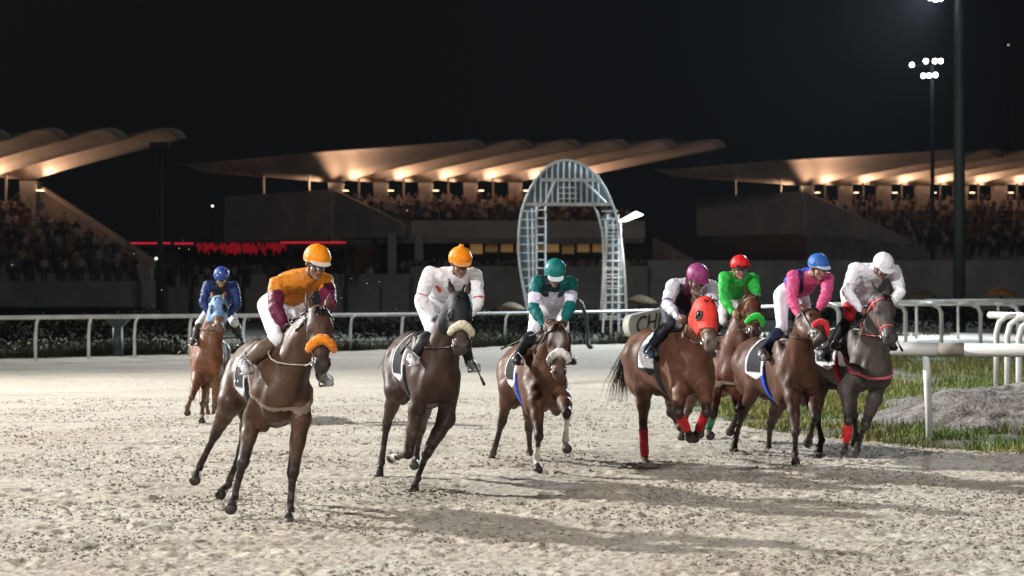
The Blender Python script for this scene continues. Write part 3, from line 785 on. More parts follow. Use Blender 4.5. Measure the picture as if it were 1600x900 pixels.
# ================================================================== spectators
def person_mesh(pose, h=.055):
    s = 1 if pose % 2 else -1
    pr = [Ell((0, 0, 1.58), np.eye(3), (.085, .10, .12), .03), Cone((0, 0, 1.42), (0, 0, 1.5), .07, .06, .04),
          Cone((0, 0, .98), (0, 0, 1.34), .15, .17, .08, w=(0, 1, 0), f=1.4), Cone((-.17, 0, 1.36), (.17, 0, 1.36), .08, .08, .05)]
    for q in (-1, 1):
        pr += [Cone((.09 * q, 0, .92), (.11 * q, .02 * q, .5), .095, .07, .05), Cone((.11 * q, .02 * q, .5), (.12 * q, .03, .04), .065, .055, .03), Cone((.12 * q, 0, .04), (.13 * q, -.12, .03), .05, .04, .03)]
        if pose == 2 and q == s or pose == 3:
            pr += [Cone((.2 * q, 0, 1.36), (.28 * q, -.2, 1.22), .06, .05, .03), Cone((.28 * q, -.2, 1.22), (.12 * q, -.32, 1.42), .045, .04, .03)]
        else:
            pr += [Cone((.2 * q, 0, 1.36), (.27 * q, .03, 1.1), .06, .05, .03), Cone((.27 * q, .03, 1.1), (.22 * q, -.12, .9), .045, .04, .03)]
    v, q = Grid(pr, h, .12).mesh()
    c = np.tile(np.array((1.0, 1.0, 1.0)), (len(v), 1))
    z = v[:, 2]; hd_ = z > 1.46
    c = mixc_(c, (.30, .18, .13), hd_ * 1.0); c = mixc_(c, (.03, .02, .015), (hd_ & ((z > 1.64) | (v[:, 1] > .02))) * 1.0)
    c = mixc_(c, (.06, .06, .08), (z < .95) * 1.0)
    return v, q, c
def mixc_(c, k, w): return c * (1 - w[:, None]) + np.asarray(k, float)[None, :] * w[:, None]
PM = [person_mesh(i) for i in range(4)]
SHIRTS = [((.40, .37, .34), 'pale'), ((.03, .035, .06), 'dark'), ((.15, .045, .04), 'red'), ((.07, .11, .19), 'blue'), ((.22, .16, .11), 'tan')]
M_crowd = mat('crowd_clothes', (1, 1, 1), rough=.8, var=.2, scale=3, attr=True)
CM = {}
for si, (cc, nm) in enumerate(SHIRTS):
    for i, (v, q, c) in enumerate(PM):
        c2 = np.where((c.min(1) > .9)[:, None], np.array(cc)[None], c)
        me = bpy.data.meshes.new('spectator')
        me.from_pydata([tuple(p) for p in v], [], [tuple(p) for p in q])
        a = me.attributes.new('Col', 'FLOAT_COLOR', 'POINT'); a.data.foreach_set('color', np.concatenate([c2, np.ones((len(c2), 1))], 1).astype(np.float32).ravel())
        me.polygons.foreach_set('use_smooth', np.ones(len(me.polygons), dtype=bool)); me.materials.append(M_crowd); CM[(si, i)] = me
def spectator(p, place):
    si = int(rng.choice(5, p=[.34, .26, .12, .12, .16])); i = int(rng.integers(4))
    o = bpy.data.objects.new('person', CM[(si, i)]); COL.objects.link(o)
    o.location = tuple(p); o.rotation_euler = (0, 0, rng.normal() * .35); s = .94 + .12 * rng.random(); o.scale = (s, s, s)
    nm = SHIRTS[si][1]
    tag(o, '%s-shirted spectator standing in the crowd on the %s' % (nm, place), 'spectator', '%s-shirted spectators on the %s' % (nm, place))
def deck_rows(W, xa, xb, n, rows, place, zf=9.2):
    for r_ in range(rows):
        a = (r_ + .5) / 6
        for i in range(n):
            x = xa + .3 + (xb - xa - .6) * (i + .5 + .5 * (rng.random() - .5)) / n
            if rng.random() < .14: continue
            spectator(W(x + 6.9 * a, -7 * a + .1, zf - 2.1 * math.floor(a * 6) / 6), place)
deck_rows(W1, xa1, xb1, 30, 6, 'upper deck of the middle grandstand')
def deck_rows_open(W, xa, xb, n, rows, place):
    for r_ in range(rows):
        a = (r_ + .5) / 6
        for i in range(n):
            x = xa + .3 + (xb - xa - .6) * (i + .5 + .5 * (rng.random() - .5)) / n
            if rng.random() < .14: continue
            spectator(W(x + 6.9 * a, -7 * a + .1, 9.2 - 3.3 * math.floor(a * 6) / 6), place)
deck_rows_open(W2, xa2, xa2 + 22, 26, 3, 'upper rows of the right grandstand')
deck_rows_open(W0, xb0 - 9, xb0, 12, 4, 'upper rows of the left grandstand')
def crowd(name, pts, lab):
    VV = []; FF = []; CC = []; nn = 0
    for p in pts:
        v, q, c = PM[int(rng.integers(4))]; cc = SHIRTS[int(rng.choice(5, p=[.18, .42, .1, .12, .18]))][0]
        c2 = np.where((c.min(1) > .9)[:, None], np.array(cc)[None], c)
        th = rng.normal() * .4; R_ = np.array([[math.cos(th), -math.sin(th), 0], [math.sin(th), math.cos(th), 0], [0, 0, 1]])
        VV.append(v @ R_.T * (.92 + .16 * rng.random()) + p); FF.append(q + nn); CC.append(c2); nn += len(v)
    o = mesh_obj(name, np.concatenate(VV), np.concatenate(FF), M_crowd, None, True, col=np.concatenate(CC))
    tag(o, lab, 'crowd', None, 'stuff')
pts = []
def open_rows(W, xa, xb, n, r0, r1):
    for r_ in range(r0, r1):
        a = (r_ + .5) / 6
        for i in range(n):
            if rng.random() < .1: continue
            x = xa + (xb - xa) * (i + rng.random()) / n
            pts.append(W(x + 6.9 * a, -7 * a + .1, 9.2 - 3.3 * r_ / 6))
open_rows(W0, xb0 - 12, xb0 - .2, 26, 4, 10)
for i in range(90): pts.append(np.array([P(-20 + 265 * rng.random(), 0, 141.5)[0], 141.2 + 5 * rng.random(), 2.6]))
crowd('crowd', pts, 'dense dark crowd filling the slope of the left stand')
pts = [np.array([-9.0 + 21 * rng.random(), 150 + 5 * rng.random(), 2.9]) for _ in range(150)]
crowd('crowd', pts, 'dark crowd on the lower terrace of the middle stand')
pts = []
open_rows(W2, xa2 + .5, xa2 + 24, 34, 3, 10)
for i in range(70): pts.append(np.array([P(1340 + 270 * rng.random(), 0, 152)[0], 151.2 + 5 * rng.random(), 3.0]))
crowd('crowd', pts, 'dark crowd spread down the slope of the right stand')
pts = [np.array([-28 + 18 * rng.random(), 145 + 3 * rng.random(), 2.4]) for _ in range(60)]
crowd('crowd', pts, 'dark crowd under the red-lit pavilion')
m = MB(); m.hexa([(-27, 144.3, 0), (-10, 144.3, 0), (-10, 148.8, 0), (-27, 148.8, 0)], [(-27, 144.3, 2.4), (-10, 144.3, 2.4), (-10, 148.8, 2.4), (-27, 148.8, 2.4)])
tag(m.build('terrace', M_dconc), kind='structure')

# ================================================================== thin night haze that glows round the lamps
HAZE = True
if HAZE:
    hm_ = bpy.data.materials.new('night_haze'); hm_.use_nodes = True; nt = hm_.node_tree
    for n_ in list(nt.nodes):
        if n_.type != 'OUTPUT_MATERIAL': nt.nodes.remove(n_)
    pv = nt.nodes.new('ShaderNodeVolumePrincipled'); pv.inputs['Color'].default_value = (.9, .94, 1, 1)
    pv.inputs['Density'].default_value = 3.6e-5; pv.inputs['Anisotropy'].default_value = 0.0
    nt.links.new(pv.outputs['Volume'], [n_ for n_ in nt.nodes if n_.type == 'OUTPUT_MATERIAL'][0].inputs['Volume'])
    m = MB(); m.box((-910, -130, -1.3), (910, 1610, 42)); tag(m.build('haze', hm_), kind='stuff')
# ================================================================== horses and riders
def segd(p, a, b):
    a = np.asarray(a, float); b = np.asarray(b, float); ba = b - a
    h = np.clip(((p - a) @ ba) / (ba @ ba + 1e-12), 0, 1)
    return np.linalg.norm(p - a - h[:, None] * ba, axis=1), h
def vnormals(v, q):
    n = np.cross(v[q[:, 2]] - v[q[:, 0]], v[q[:, 3]] - v[q[:, 1]])
    out = np.zeros_like(v)
    for c in range(4): np.add.at(out, q[:, c], n)
    return out / (np.linalg.norm(out, axis=1)[:, None] + 1e-12)
def sstep(x, a, b):
    t = np.clip((x - a) / (b - a), 0, 1); return t * t * (3 - 2 * t)
def mixc(c, k, w):
    return c * (1 - w[:, None]) + np.asarray(k, float)[None, :] * w[:, None]

M_coat = mat('horse_coat', (1, 1, 1), rough=0.5, spec=0.3, var=0.3, scale=9, bump=0.3, bscale=22, attr=True, dist=0.01)
def rough_noise(m, lo, hi, scale):
    nt = m.node_tree; b = nt.nodes['Principled BSDF']
    tc = nt.nodes.new('ShaderNodeTexCoord'); mp = nt.nodes.new('ShaderNodeMapping'); mp.inputs['Scale'].default_value = (1, 1, .35)
    no = nt.nodes.new('ShaderNodeTexNoise'); no.inputs['Scale'].default_value = scale; no.inputs['Detail'].default_value = 6; no.inputs['Roughness'].default_value = .7
    mr = nt.nodes.new('ShaderNodeMapRange'); mr.inputs['From Min'].default_value = .3; mr.inputs['From Max'].default_value = .7
    mr.inputs['To Min'].default_value = lo; mr.inputs['To Max'].default_value = hi
    nt.links.new(tc.outputs['Object'], mp.inputs['Vector']); nt.links.new(mp.outputs['Vector'], no.inputs['Vector'])
    nt.links.new(no.outputs['Fac'], mr.inputs['Value']); nt.links.new(mr.outputs['Result'], b.inputs['Roughness'])
rough_noise(M_coat, .36, .70, 26)
M_hair = mat('horse_hair', (0.012, 0.009, 0.008), rough=0.5, spec=0.4, var=0.3, scale=30)
M_hair_b = mat('brown_hair', (0.045, 0.022, 0.012), rough=0.5, spec=0.4, var=0.3, scale=30)
M_eye = mat('dark_eye', (0.004, 0.003, 0.003), rough=0.08, spec=0.6, var=0.0)
M_leather = mat('black_leather', (0.012, 0.011, 0.012), rough=0.4, spec=0.5, var=0.3, scale=20, bump=0.2, bscale=60)
M_tan = mat('tan_leather', (0.16, 0.10, 0.06), rough=0.5, spec=0.4, var=0.25, scale=20, bump=0.2, bscale=60)
M_strap = mat('pale_strap', (0.42, 0.38, 0.33), rough=0.6, var=0.2, scale=25)
M_redstrap = mat('red_strap', (0.45, 0.09, 0.10), rough=0.6, var=0.25, scale=25)
M_steel = mat('steel', (0.55, 0.55, 0.56), rough=0.3, metal=1.0, var=0.1)
M_skin = mat('skin', (1, 1, 1), rough=0.5, spec=0.35, var=0.12, scale=30, attr=True)
M_silk = mat('racing_silk', (1, 1, 1), rough=0.55, spec=0.25, var=0.08, scale=12, bump=0.5, bscale=14, attr=True, dist=0.02)
M_breech = mat('breeches_cloth', (1, 1, 1), rough=0.6, spec=0.3, var=0.1, scale=14, bump=0.4, bscale=18, attr=True, dist=0.012)
M_cap = mat('cap_silk', (1, 1, 1), rough=0.5, spec=0.3, var=0.08, scale=20, bump=0.3, bscale=22, attr=True)
M_lens = mat('goggle_lens', (0.10, 0.10, 0.11), rough=0.12, spec=0.7, var=0.1)
M_cloth = mat('saddle_cloth_fabric', (1, 1, 1), rough=0.75, spec=0.2, var=0.2, scale=16, bump=0.3, bscale=60, attr=True)
_fab = {}
def fabric(c, fuzzy=False):
    key = (tuple(c), fuzzy)
    if key not in _fab:
        _fab[key] = mat('fleece' if fuzzy else 'fabric', c, rough=0.85 if fuzzy else 0.6, spec=0.25, var=0.25, scale=22,
                        bump=1.0 if fuzzy else 0.3, bscale=70 if fuzzy else 40, sheen=0.3 if fuzzy else 0.0)
    return _fab[key]

def ribbons(name, strands, width, m, parent):
    """hair: flat tapering strips"""
    V = []; F = []
    for pts in strands:
        pts = np.asarray(pts); n = len(pts)
        d = unit(pts[-1] - pts[0]); s = unit(np.cross(d, rng.normal(size=3)))
        b = len(V)
        for i, p in enumerate(pts):
            w = width * (1 - (i / (n - 1)) ** 2 * 0.85) * 0.5
            V.append(p - s * w); V.append(p + s * w)
        for i in range(n - 1):
            F.append((b + 2*i, b + 2*i + 1, b + 2*i + 3, b + 2*i + 2))
    return mesh_obj(name, np.array(V), F, m, parent, True)

def solve_rider(J, Cw, f, l, up, C):
    """joints of the rider from their places in the picture and bone lengths"""
    r = {}
    px, py, dx = J['pelvis']
    Dp = (C + f * dx)[1]
    r['P'] = P(px, py, Dp)
    r['N'] = lift(r['P'], *J['neck'], 0.47, 1)
    r['H'] = lift(r['N'], *J['head'], 0.19, 1)
    r['S_r'] = lift(r['N'], *J['S_r'], 0.185, J.get('sgS_r', 1))
    r['S_l'] = lift(r['N'], *J['S_l'], 0.185, J.get('sgS_l', -1))
    for s in 'rl':
        r['E_' + s] = lift(r['S_' + s], *J['E_' + s], 0.29, J.get('sgE_' + s, 1))
        r['W_' + s] = lift(r['E_' + s], *J['W_' + s], 0.26, J.get('sgW_' + s, 1))
        hip = r['P'] + (l if s == 'l' else -l) * 0.12
        r['Hip_' + s] = hip
        r['K_' + s] = lift(hip, *J['K_' + s], 0.42, 1)
        r['A_' + s] = lift(r['K_' + s], *J['A_' + s], 0.37, -1)
        out = (l if s == 'l' else -l)
        r['T_' + s] = r['A_' + s] + f * 0.17 - up * 0.055 + out * 0.03
    return r

def horse(S):
    C = P(*S['C'])
    psi, pit, rol = R(S['yaw']), R(S.get('pitch', 0)), R(S.get('roll', 0))
    f = np.array([math.sin(psi) * math.cos(pit), -math.cos(psi) * math.cos(pit), math.sin(pit)])
    l = unit(np.cross([0, 0, 1.0], f)); up = np.cross(f, l)
    l, up = l * math.cos(rol) + up * math.sin(rol), up * math.cos(rol) - l * math.sin(rol)
    T = lambda x, y, z: C + f * x + l * y + up * z
    base = np.array([C[0], C[1], 0.0])
    root = empty('racehorse', base, S['label'], 'horse', 'racehorses running round the bend')
    rd = solve_rider(S['jockey'], None, f, l, up, C)
    ax3 = (f, l, up)
    # ---- trunk
    trunk = [Ell(T(.22, 0, .02), ax3, (.60, .235, .345), .05),
             Ell(T(-.22, 0, .05), ax3, (.52, .25, .295), .06),
             Ell(T(-.58, 0, .13), ax3, (.35, .22, .24), .06),
             Cone(T(.50, 0, .315), T(.1, 0, .25), .075, .075, .07),
             Cone(T(.1, 0, .25), T(-.55, 0, .30), .07, .08, .08)]
    for s in (-1, 1):
        trunk += [Ell(T(-.64, .115 * s, -.02), ax3, (.24, .12, .33), .06),
                  Ell(T(.52, .145 * s, .06), (unit(f + .35 * up), l, unit(up - .35 * f)), (.16, .085, .35), .04),
                  Ell(T(.70, .09 * s, -.11), ax3, (.12, .11, .17), .035),
                  Ell(T(.48, .145 * s, -.20), ax3, (.15, .075, .16), .04)]
    trunk += [Ell(T(.64, 0, -.04), ax3, (.2, .165, .23), .05)]
    # the rider's legs lie against the outside of the barrel
    def outside(p, need, s):
        p = np.array(p, float)
        for _ in range(90):
            if sdf_eval(trunk, p[None])[0] >= need: break
            if s < 0: p = p + unit(CAMP - p) * .01
            else: p = p + l * .01
        return p
    for kx, s in (('r', -1), ('l', 1)):
        rd['K_' + kx] = outside(rd['K_' + kx], .085, s); rd['A_' + kx] = outside(rd['A_' + kx], .075, s)
        out_ = l * s
        rd['T_' + kx] = outside(rd['A_' + kx] + f * .165 - up * .06 + out_ * .03, .05, s)
    # ---- neck and head
    nb = T(.58, 0, .20)
    poll = lift(nb, S['poll'][0], S['poll'][1], .70, S.get('sgP', 1))
    muz = lift(poll, S['muzzle'][0], S['muzzle'][1], .585, S.get('sgM', 1))
    a = unit(muz - poll)
    hy = R(S.get('hyaw', S['yaw']))
    ref = np.array([math.sin(hy), -math.cos(hy), 0.55])
    n = unit(ref - (ref @ a) * a); hs = np.cross(n, a)        # hs: to the horse's left
    if hs @ l < 0: hs = -hs
    Hd = lambda u, v, w: poll + a * u + n * v + hs * w
    nlat = unit(np.cross(poll - nb, up))
    throat = Hd(.10, -.17, 0)
    neck = [Cone(T(.46, 0, .315), Hd(-.0, -.06, 0), .06, .055, .06),
            Cone(T(.62, 0, .16), Hd(.02, -.10, 0), .17, .085, .08, w=nlat, f=1.12),
            Cone(T(.70, 0, -.0), throat, .165, .075, .08, w=nlat, f=1.1)]
    for s in (-1, 1):
        neck.append(Cone(T(.62, .12 * s, .05), Hd(.06, -.10, .05 * s), .085, .05, .06))
    hax = (a, n, hs)
    head = [Ell(Hd(.12, -.045, 0), hax, (.17, .105, .098), .03),
            Ell(Hd(.21, -.135, 0), hax, (.15, .115, .075), .04),
            Cone(Hd(.13, -.06, 0), Hd(.47, -.062, 0), .088, .058, .03, w=hs, f=1.08),
            Cone(Hd(.2, -.16, 0), Hd(.48, -.105, 0), .07, .043, .03),
            Ell(Hd(.525, -.07, 0), hax, (.075, .07, .062), .025),
            Ell(Hd(.525, -.135, 0), hax, (.045, .03, .042), .02)]
    for s in (-1, 1):
        head += [Ell(Hd(.185, -.03, .078 * s), hax, (.05, .034, .03), .025),
                 Ell(Hd(.255, -.075, .066 * s), hax, (.10, .02, .018), .03),
                 Ell(Hd(.535, -.035, .043 * s), hax, (.038, .03, .026), .015)]
        er = S.get('ears', 0.0)      # 0 pricked, 1 laid back
        ed = unit(-a * (1 - .6 * er) + n * (.15 - 1.0 * er) + hs * .22 * s)
        e0 = Hd(-.01, -.04, .062 * s)
        ew = unit(np.cross(ed, n))
        head += [Cone(e0, e0 + ed * .085, .028, .037, .02, w=np.cross(ed, ew), f=1.5),
                 Cone(e0 + ed * .085, e0 + ed * .195, .037, .007, .012, w=np.cross(ed, ew), f=1.6)]
    # ---- legs
    legs = []; LG = {}; shp = []
    for key, pts in S['legs'].items():
        fore = key[1] == 'f'; s = 1 if key[0] == 'l' else -1
        sg = pts[-1]
        if fore:
            j0 = T(.62, .145 * s, -.02); L = (.30, .42, .31, .185)
        else:
            j0 = T(-.58, .145 * s, .10); L = (.37, .48, .42, .19)
        J = [j0]
        for q in range(4):
            J.append(lift(J[-1], pts[q][0], pts[q][1], L[q], sg[q]))
        LG[key] = J
        rat = [np.linalg.norm(J[q+1] - J[q]) / L[q] for q in range(4)]
        print('LEG', S['id'], key, 'ratio', np.round(rat, 2), 'hoof z', round(J[4][2], 2), 'Y', round(J[4][1], 2))
        e, kn, fe, ho = J[1:]
        pd = unit(ho - fe)
        hoof_top = fe + (ho - fe) * .52
        fw = unit(f - (f @ pd) * pd)
        def fr(ax_):
            w_ = unit(f - (f @ ax_) * ax_)
            return (ax_, w_, np.cross(ax_, w_))
        if fore:
            shp.append(Cone(J[0], e, .10, .082, .04))
            legs += [Cone(J[0], e, .10, .082, .04), Cone(e, e + (kn - e) * .45, .086, .062, .04),
                     Cone(e + (kn - e) * .4, kn, .064, .046, .03),
                     Ell(kn, fr(unit(unit(kn - e) + unit(fe - kn))), (.06, .047, .045), .02),
                     Cone(kn, kn + (fe - kn) * .4, .038, .028, .02), Cone(kn + (fe - kn) * .4, fe, .028, .031, .015)]
        else:
            bk = unit(kn - e)
            legs += [Cone(J[0], e, .16, .115, .06), Cone(e, e + (kn - e) * .5, .11, .07, .04),
                     Cone(e + (kn - e) * .45, kn, .072, .046, .03),
                     Cone(kn - (fe - kn) * .1, kn + (fe - kn) * .12, .036, .042, .02),
                     Ell(kn, fr(unit(unit(kn - e) + unit(fe - kn))), (.07, .055, .044), .02),
                     Cone(kn, kn + (fe - kn) * .4, .040, .030, .02), Cone(kn + (fe - kn) * .4, fe, .030, .033, .015)]
        legs += [Ell(fe, (pd, fw, np.cross(pd, fw)), (.044, .042, .040), .015),
                 Cone(fe, hoof_top, .031, .033, .015), Cone(hoof_top, ho - pd * .02, .040, .054, .008)]
    g = Grid(trunk + neck + head + legs, .0135)
    D = g.D
    v, q = g.mesh()
    del g
    # muscle relief
    nv_ = vnormals(v, q)
    wt = sstep((v - C) @ up, -.45, -.15)
    loc = np.stack([(v - C) @ f, (v - C) @ l, (v - C) @ up], 1)
    mus = (vnoise(loc * np.array([6.5, 6, 3.2]), 77) - .5) * .032 + (vnoise(loc * np.array([15, 12, 6]), 78) - .5) * .017
    rib = np.exp(-((loc[:, 0] + .05) / .28) ** 2 - ((loc[:, 2] + .02) / .2) ** 2) * np.sin(loc[:, 0] * 62 + loc[:, 2] * 12) * .0025
    v = v + nv_ * ((mus * (.25 + .75 * wt) + rib))[:, None]
    S['coat'] = tuple(np.array(S['coat']) * np.array([.92, .82, .74]))
    c0 = np.tile(np.array(S['coat'], float), (len(v), 1))
    pts_c = np.array(S.get('points', (.012, .009, .008)), float)
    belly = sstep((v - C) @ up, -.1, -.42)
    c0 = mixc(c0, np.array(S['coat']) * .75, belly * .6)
    spots = vnoise(v * 9.0, 3)
    c0 = c0 * (0.70 + .34 * spots + .26 * vnoise(v * np.array([3.2, 3.2, 2.2]), 4))[:, None]
    for key, J in LG.items():
        e, kn, fe, ho = J[1:]
        d1, h1 = segd(v, e, kn); d2, _ = segd(v, kn, fe); d3, h3 = segd(v, fe, ho)
        dk = np.maximum(sstep(h1, .55, .95) * (d1 < .13), (d2 < .09) * 1.0)
        dk = np.maximum(dk, (d3 < .1) * 1.0)
        c0 = mixc(c0, pts_c, dk * S.get('dark', .85))
        if key in S.get('socks', {}):
            hi = S['socks'][key]; d2, h2 = segd(v, kn, fe)
            w = np.maximum((d2 < .075) * sstep(h2, hi + .1, hi - 0.0 + .2), (d3 < .075) * 1.0 * (h3 > .02))
            c0 = mixc(c0, (.55, .52, .48), w)
        c0 = mixc(c0, (.03, .026, .022), (d3 < .085) * sstep(h3, .5, .58))
    dust = sstep(v[:, 2], .75, .15) * sstep(vnoise(v * 30, 12), .5, .75) * .16 + sstep(vnoise(v * 42, 13), .68, .8) * sstep(v[:, 2], 1.3, .6) * .10
    c0 = mixc(c0, (.30, .26, .21), dust)
    if S.get('hood') is not None:
        for s in (-1, 1):
            c0 = mixc(c0, (.006, .006, .007), sstep(np.linalg.norm(v - Hd(.20, -.02, .10 * s), axis=1), S.get('eye_hole', .05) + .017, S.get('eye_hole', .05) + .006))
    # muzzle, face mark, nostrils
    hu = (v - poll) @ a; hv = (v - poll) @ n; hw = (v - poll) @ hs
    onhead = (np.abs(hw) < .16) & (hv > -.25) & (hv < .15) & (hu > -.02) & (hu < .66)
    c0 = mixc(c0, np.array(S.get('muz', (.03, .024, .022))), sstep(hu, .38, .52) * onhead * .85)
    if S.get('blaze'):
        zone = onhead & (hv > -.06)
        star = np.exp(-((hu - .18) / .06) ** 2 - (hw / .038) ** 2) * 2.2
        strip = (sstep(np.abs(hw + .008 * np.sin(hu * 30)), .02, .012)) * sstep(hu, .16, .2) * sstep(hu, .42, .38)
        c0 = mixc(c0, (.6, .57, .53), np.clip(np.maximum(star, strip * S['blaze']), 0, 1) * zone)
    for s in (-1, 1):
        dn = np.linalg.norm(v - Hd(.55, -.018, .05 * s), axis=1)
        c0 = mixc(c0, (.006, .004, .004), sstep(dn, .028, .016))
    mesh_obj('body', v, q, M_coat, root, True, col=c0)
    # ---- eyes
    for s in (-1, 1):
        b = Ell(Hd(.19, -.022, .092 * s), hax, (.024, .02, .019), .01)
        vv, qq = Grid([b], .005, .02).mesh()
        mesh_obj('eye', vv, qq, M_eye, root, True)
    # ---- mane and tail
    hm = M_hair if S.get('darkhair', True) else M_hair_b
    st = []
    side = S.get('mane', -1)
    c_a = T(.45, 0, .375); c_b = Hd(-.02, -.01, 0); cm = (c_a + c_b) / 2 + unit(np.cross(nlat, c_b - c_a)) * 0.0
    for i in range(170):
        t = rng.random()
        p0 = c_a * (1 - t) + c_b * t + nlat * rng.normal() * .012 + up * .015
        L = .06 + .06 * rng.random()
        d = unit(-f * .7 + up * (.25 + .3 * rng.random()) + hs * side * (.3 + .5 * rng.random()) + rng.normal(size=3) * .2)
        st.append([p0, p0 + d * L * .4, p0 + d * L * .8 - up * L * .25, p0 + d * L - up * L * .6])
    for i in range(26):
        p0 = Hd(.0, .03, 0) + hs * rng.normal() * .02
        d = unit(a * .9 + n * .15 + hs * rng.normal() * .3)
        st.append([p0, p0 + d * .06 + n * .03, p0 + d * .13 + n * .02])
    ribbons('mane', st, .012, hm, root)
    st = []
    dock = T(-.88, 0, .24)
    tv = np.array(S.get('tail', (-.55, 0, -.75)), float)
    td = unit(f * tv[0] + l * tv[1] + up * tv[2])
    for i in range(230):
        L = S.get('tail_len', .75) * (.55 + .45 * rng.random())
        sp = rng.normal(size=3) * .14
        d = unit(td + sp)
        p0 = dock + rng.normal(size=3) * .018
        st.append([p0, p0 - f * .10 + d * .02 + up * .03, p0 - f * .12 + d * L * .45, p0 - f * .10 + d * L * .8 - up * .06 * L, p0 + d * L - f * .04 - up * .2 * L])
    ribbons('tail', st, .012, hm, root)
    # ---- tack that follows the trunk
    tg = Grid(trunk + neck + shp, .015, lo=T(.1, 0, 0) - 1.0, hi=T(.1, 0, 0) + 1.0)
    x, y, z = tg.xyz()
    lx = (x - C[0]) * f[0] + (y - C[1]) * f[1] + (z - C[2]) * f[2]
    ly = (x - C[0]) * l[0] + (y - C[1]) * l[1] + (z - C[2]) * l[2]
    lz = (x - C[0]) * up[0] + (y - C[1]) * up[1] + (z - C[2]) * up[2]
    def shell(name, off, reg, m, parent=root, colf=None):
        vv, qq = iso(np.maximum(tg.D - off, reg), tg.lo, tg.h)
        if len(vv) == 0: return None
        return mesh_obj(name, vv, qq, m, parent, True, col=None if colf is None else colf(vv))
    sc = S['cloth']
    def cloth_col(vv):
        X = (vv - C) @ f; Z = (vv - C) @ up
        c = np.tile(np.array(sc[0], float), (len(vv), 1))
        edge = np.maximum(np.abs(X + .02) - .235, (-.03 - Z))
        return mixc(c, sc[1], (edge > -.035) * 1.0)
    reg = np.maximum(np.abs(lx + .02) - .26, .0 - lz + .25 * np.abs(lx) - .08)
    cl = shell('saddle_cloth', .022, reg, M_cloth, root, cloth_col)
    if S.get('number'):
        cu = bpy.data.curves.new('saddle_number', 'FONT'); cu.body = S['number']; cu.size = .24
        to = bpy.data.objects.new('tmp', cu); COL.objects.link(to)
        bpy.context.view_layer.update()
        me = bpy.data.meshes.new_from_object(to.evaluated_get(bpy.context.evaluated_depsgraph_get()))
        bpy.data.objects.remove(to)
        tv2 = np.array([w.co[:] for w in me.vertices]); fc = [tuple(p.vertices) for p in me.polygons]
        w0 = tv2[:, 0].mean()
        X = -.12 + (tv2[:, 0] - w0); Z = .05 + tv2[:, 1]
        # seen on the horse's right side: text reads towards the head
        lo = np.zeros(len(X)); hi = np.full(len(X), .5)
        for _ in range(22):
            mid = (lo + hi) / 2
            pp = C + X[:, None] * f - mid[:, None] * l + Z[:, None] * up
            ins = sdf_eval(trunk + neck, pp) - .026 < 0
            lo = np.where(ins, mid, lo); hi = np.where(ins, hi, mid)
        pp = C + X[:, None] * f - hi[:, None] * l + Z[:, None] * up
        mesh_obj('saddle_number', pp, fc, fabric((.75, .75, .75)), cl if cl else root)
    shell('saddle', .045, np.maximum(np.maximum(np.abs(lx - .08) - .15, .19 - lz + .6 * np.abs(lx - .08)), -1), M_leather)
    shell('girth', .020, np.maximum(np.abs(lx - .20 + .1 * lz) - .05, lz - .12), fabric(S.get('girth', (.02, .02, .022))))
    if S.get('breast'):
        bd = np.abs(lz - (.20 - .62 * (lx - .26))) * .85 - .013
        shell('breastplate', .020, np.maximum(bd, .22 - lx), fabric(S['breast']))
    # ---- tack that follows the head
    hg = Grid(head[:6] + [q_ for q_ in head[6:] if isinstance(q_, Ell)] + neck, .0085,
              lo=Hd(.27, -.05, 0) - .5, hi=Hd(.27, -.05, 0) + .5)
    x, y, z = hg.xyz()
    fu = (x - poll[0]) * a[0] + (y - poll[1]) * a[1] + (z - poll[2]) * a[2]
    fv = (x - poll[0]) * n[0] + (y - poll[1]) * n[1] + (z - poll[2]) * n[2]
    fw_ = (x - poll[0]) * hs[0] + (y - poll[1]) * hs[1] + (z - poll[2]) * hs[2]
    def hshell(name, off, reg, m, parent=root):
        vv, qq = iso(np.maximum(hg.D - off, reg), hg.lo, hg.h)
        return mesh_obj(name, vv, qq, m, parent, True) if len(vv) else None
    cage = np.maximum(np.maximum(fv - .16, -.25 - fv), np.abs(fw_) - .18)
    bm = S.get('bridle', M_leather)
    strap = np.minimum.reduce([np.abs(fu - .075 - .0 * fv) - .013 + 0 * fv,
                               np.maximum(np.abs(fv + .075 + .10 * (fu - .1)) - .012, np.maximum(.02 - fu, fu - .50)),
                               np.maximum(np.abs(fu - .40 - .1 * fv) - .012, -1)])
    br = hshell('bridle', .010, np.maximum(strap, cage), bm)
    roll = S.get('roll_c')
    if roll is not None:
        pr = []
        K = 9
        for i in range(K):
            t0 = -1.25 + 2.5 * i / K; t1 = -1.25 + 2.5 * (i + 1) / K
            q0 = Hd(.345 + .035 * abs(t0), -.075 + .115 * math.cos(t0), .105 * math.sin(t0))
            q1 = Hd(.345 + .035 * abs(t1), -.075 + .115 * math.cos(t1), .105 * math.sin(t1))
            pr.append(Cone(q0, q1, .043 - .010 * abs(t0), .043 - .010 * abs(t1), .01))
        vv, qq = Grid(pr, .007).mesh()
        nn = (vnoise(vv * 60, 5) - .5) * .012
        cen = Hd(.36, -.08, 0)
        vv = vv + nn[:, None] * np.apply_along_axis(unit, 1, vv - cen)
        mesh_obj('noseband_roll', vv, qq, fabric(roll, True), root, True)
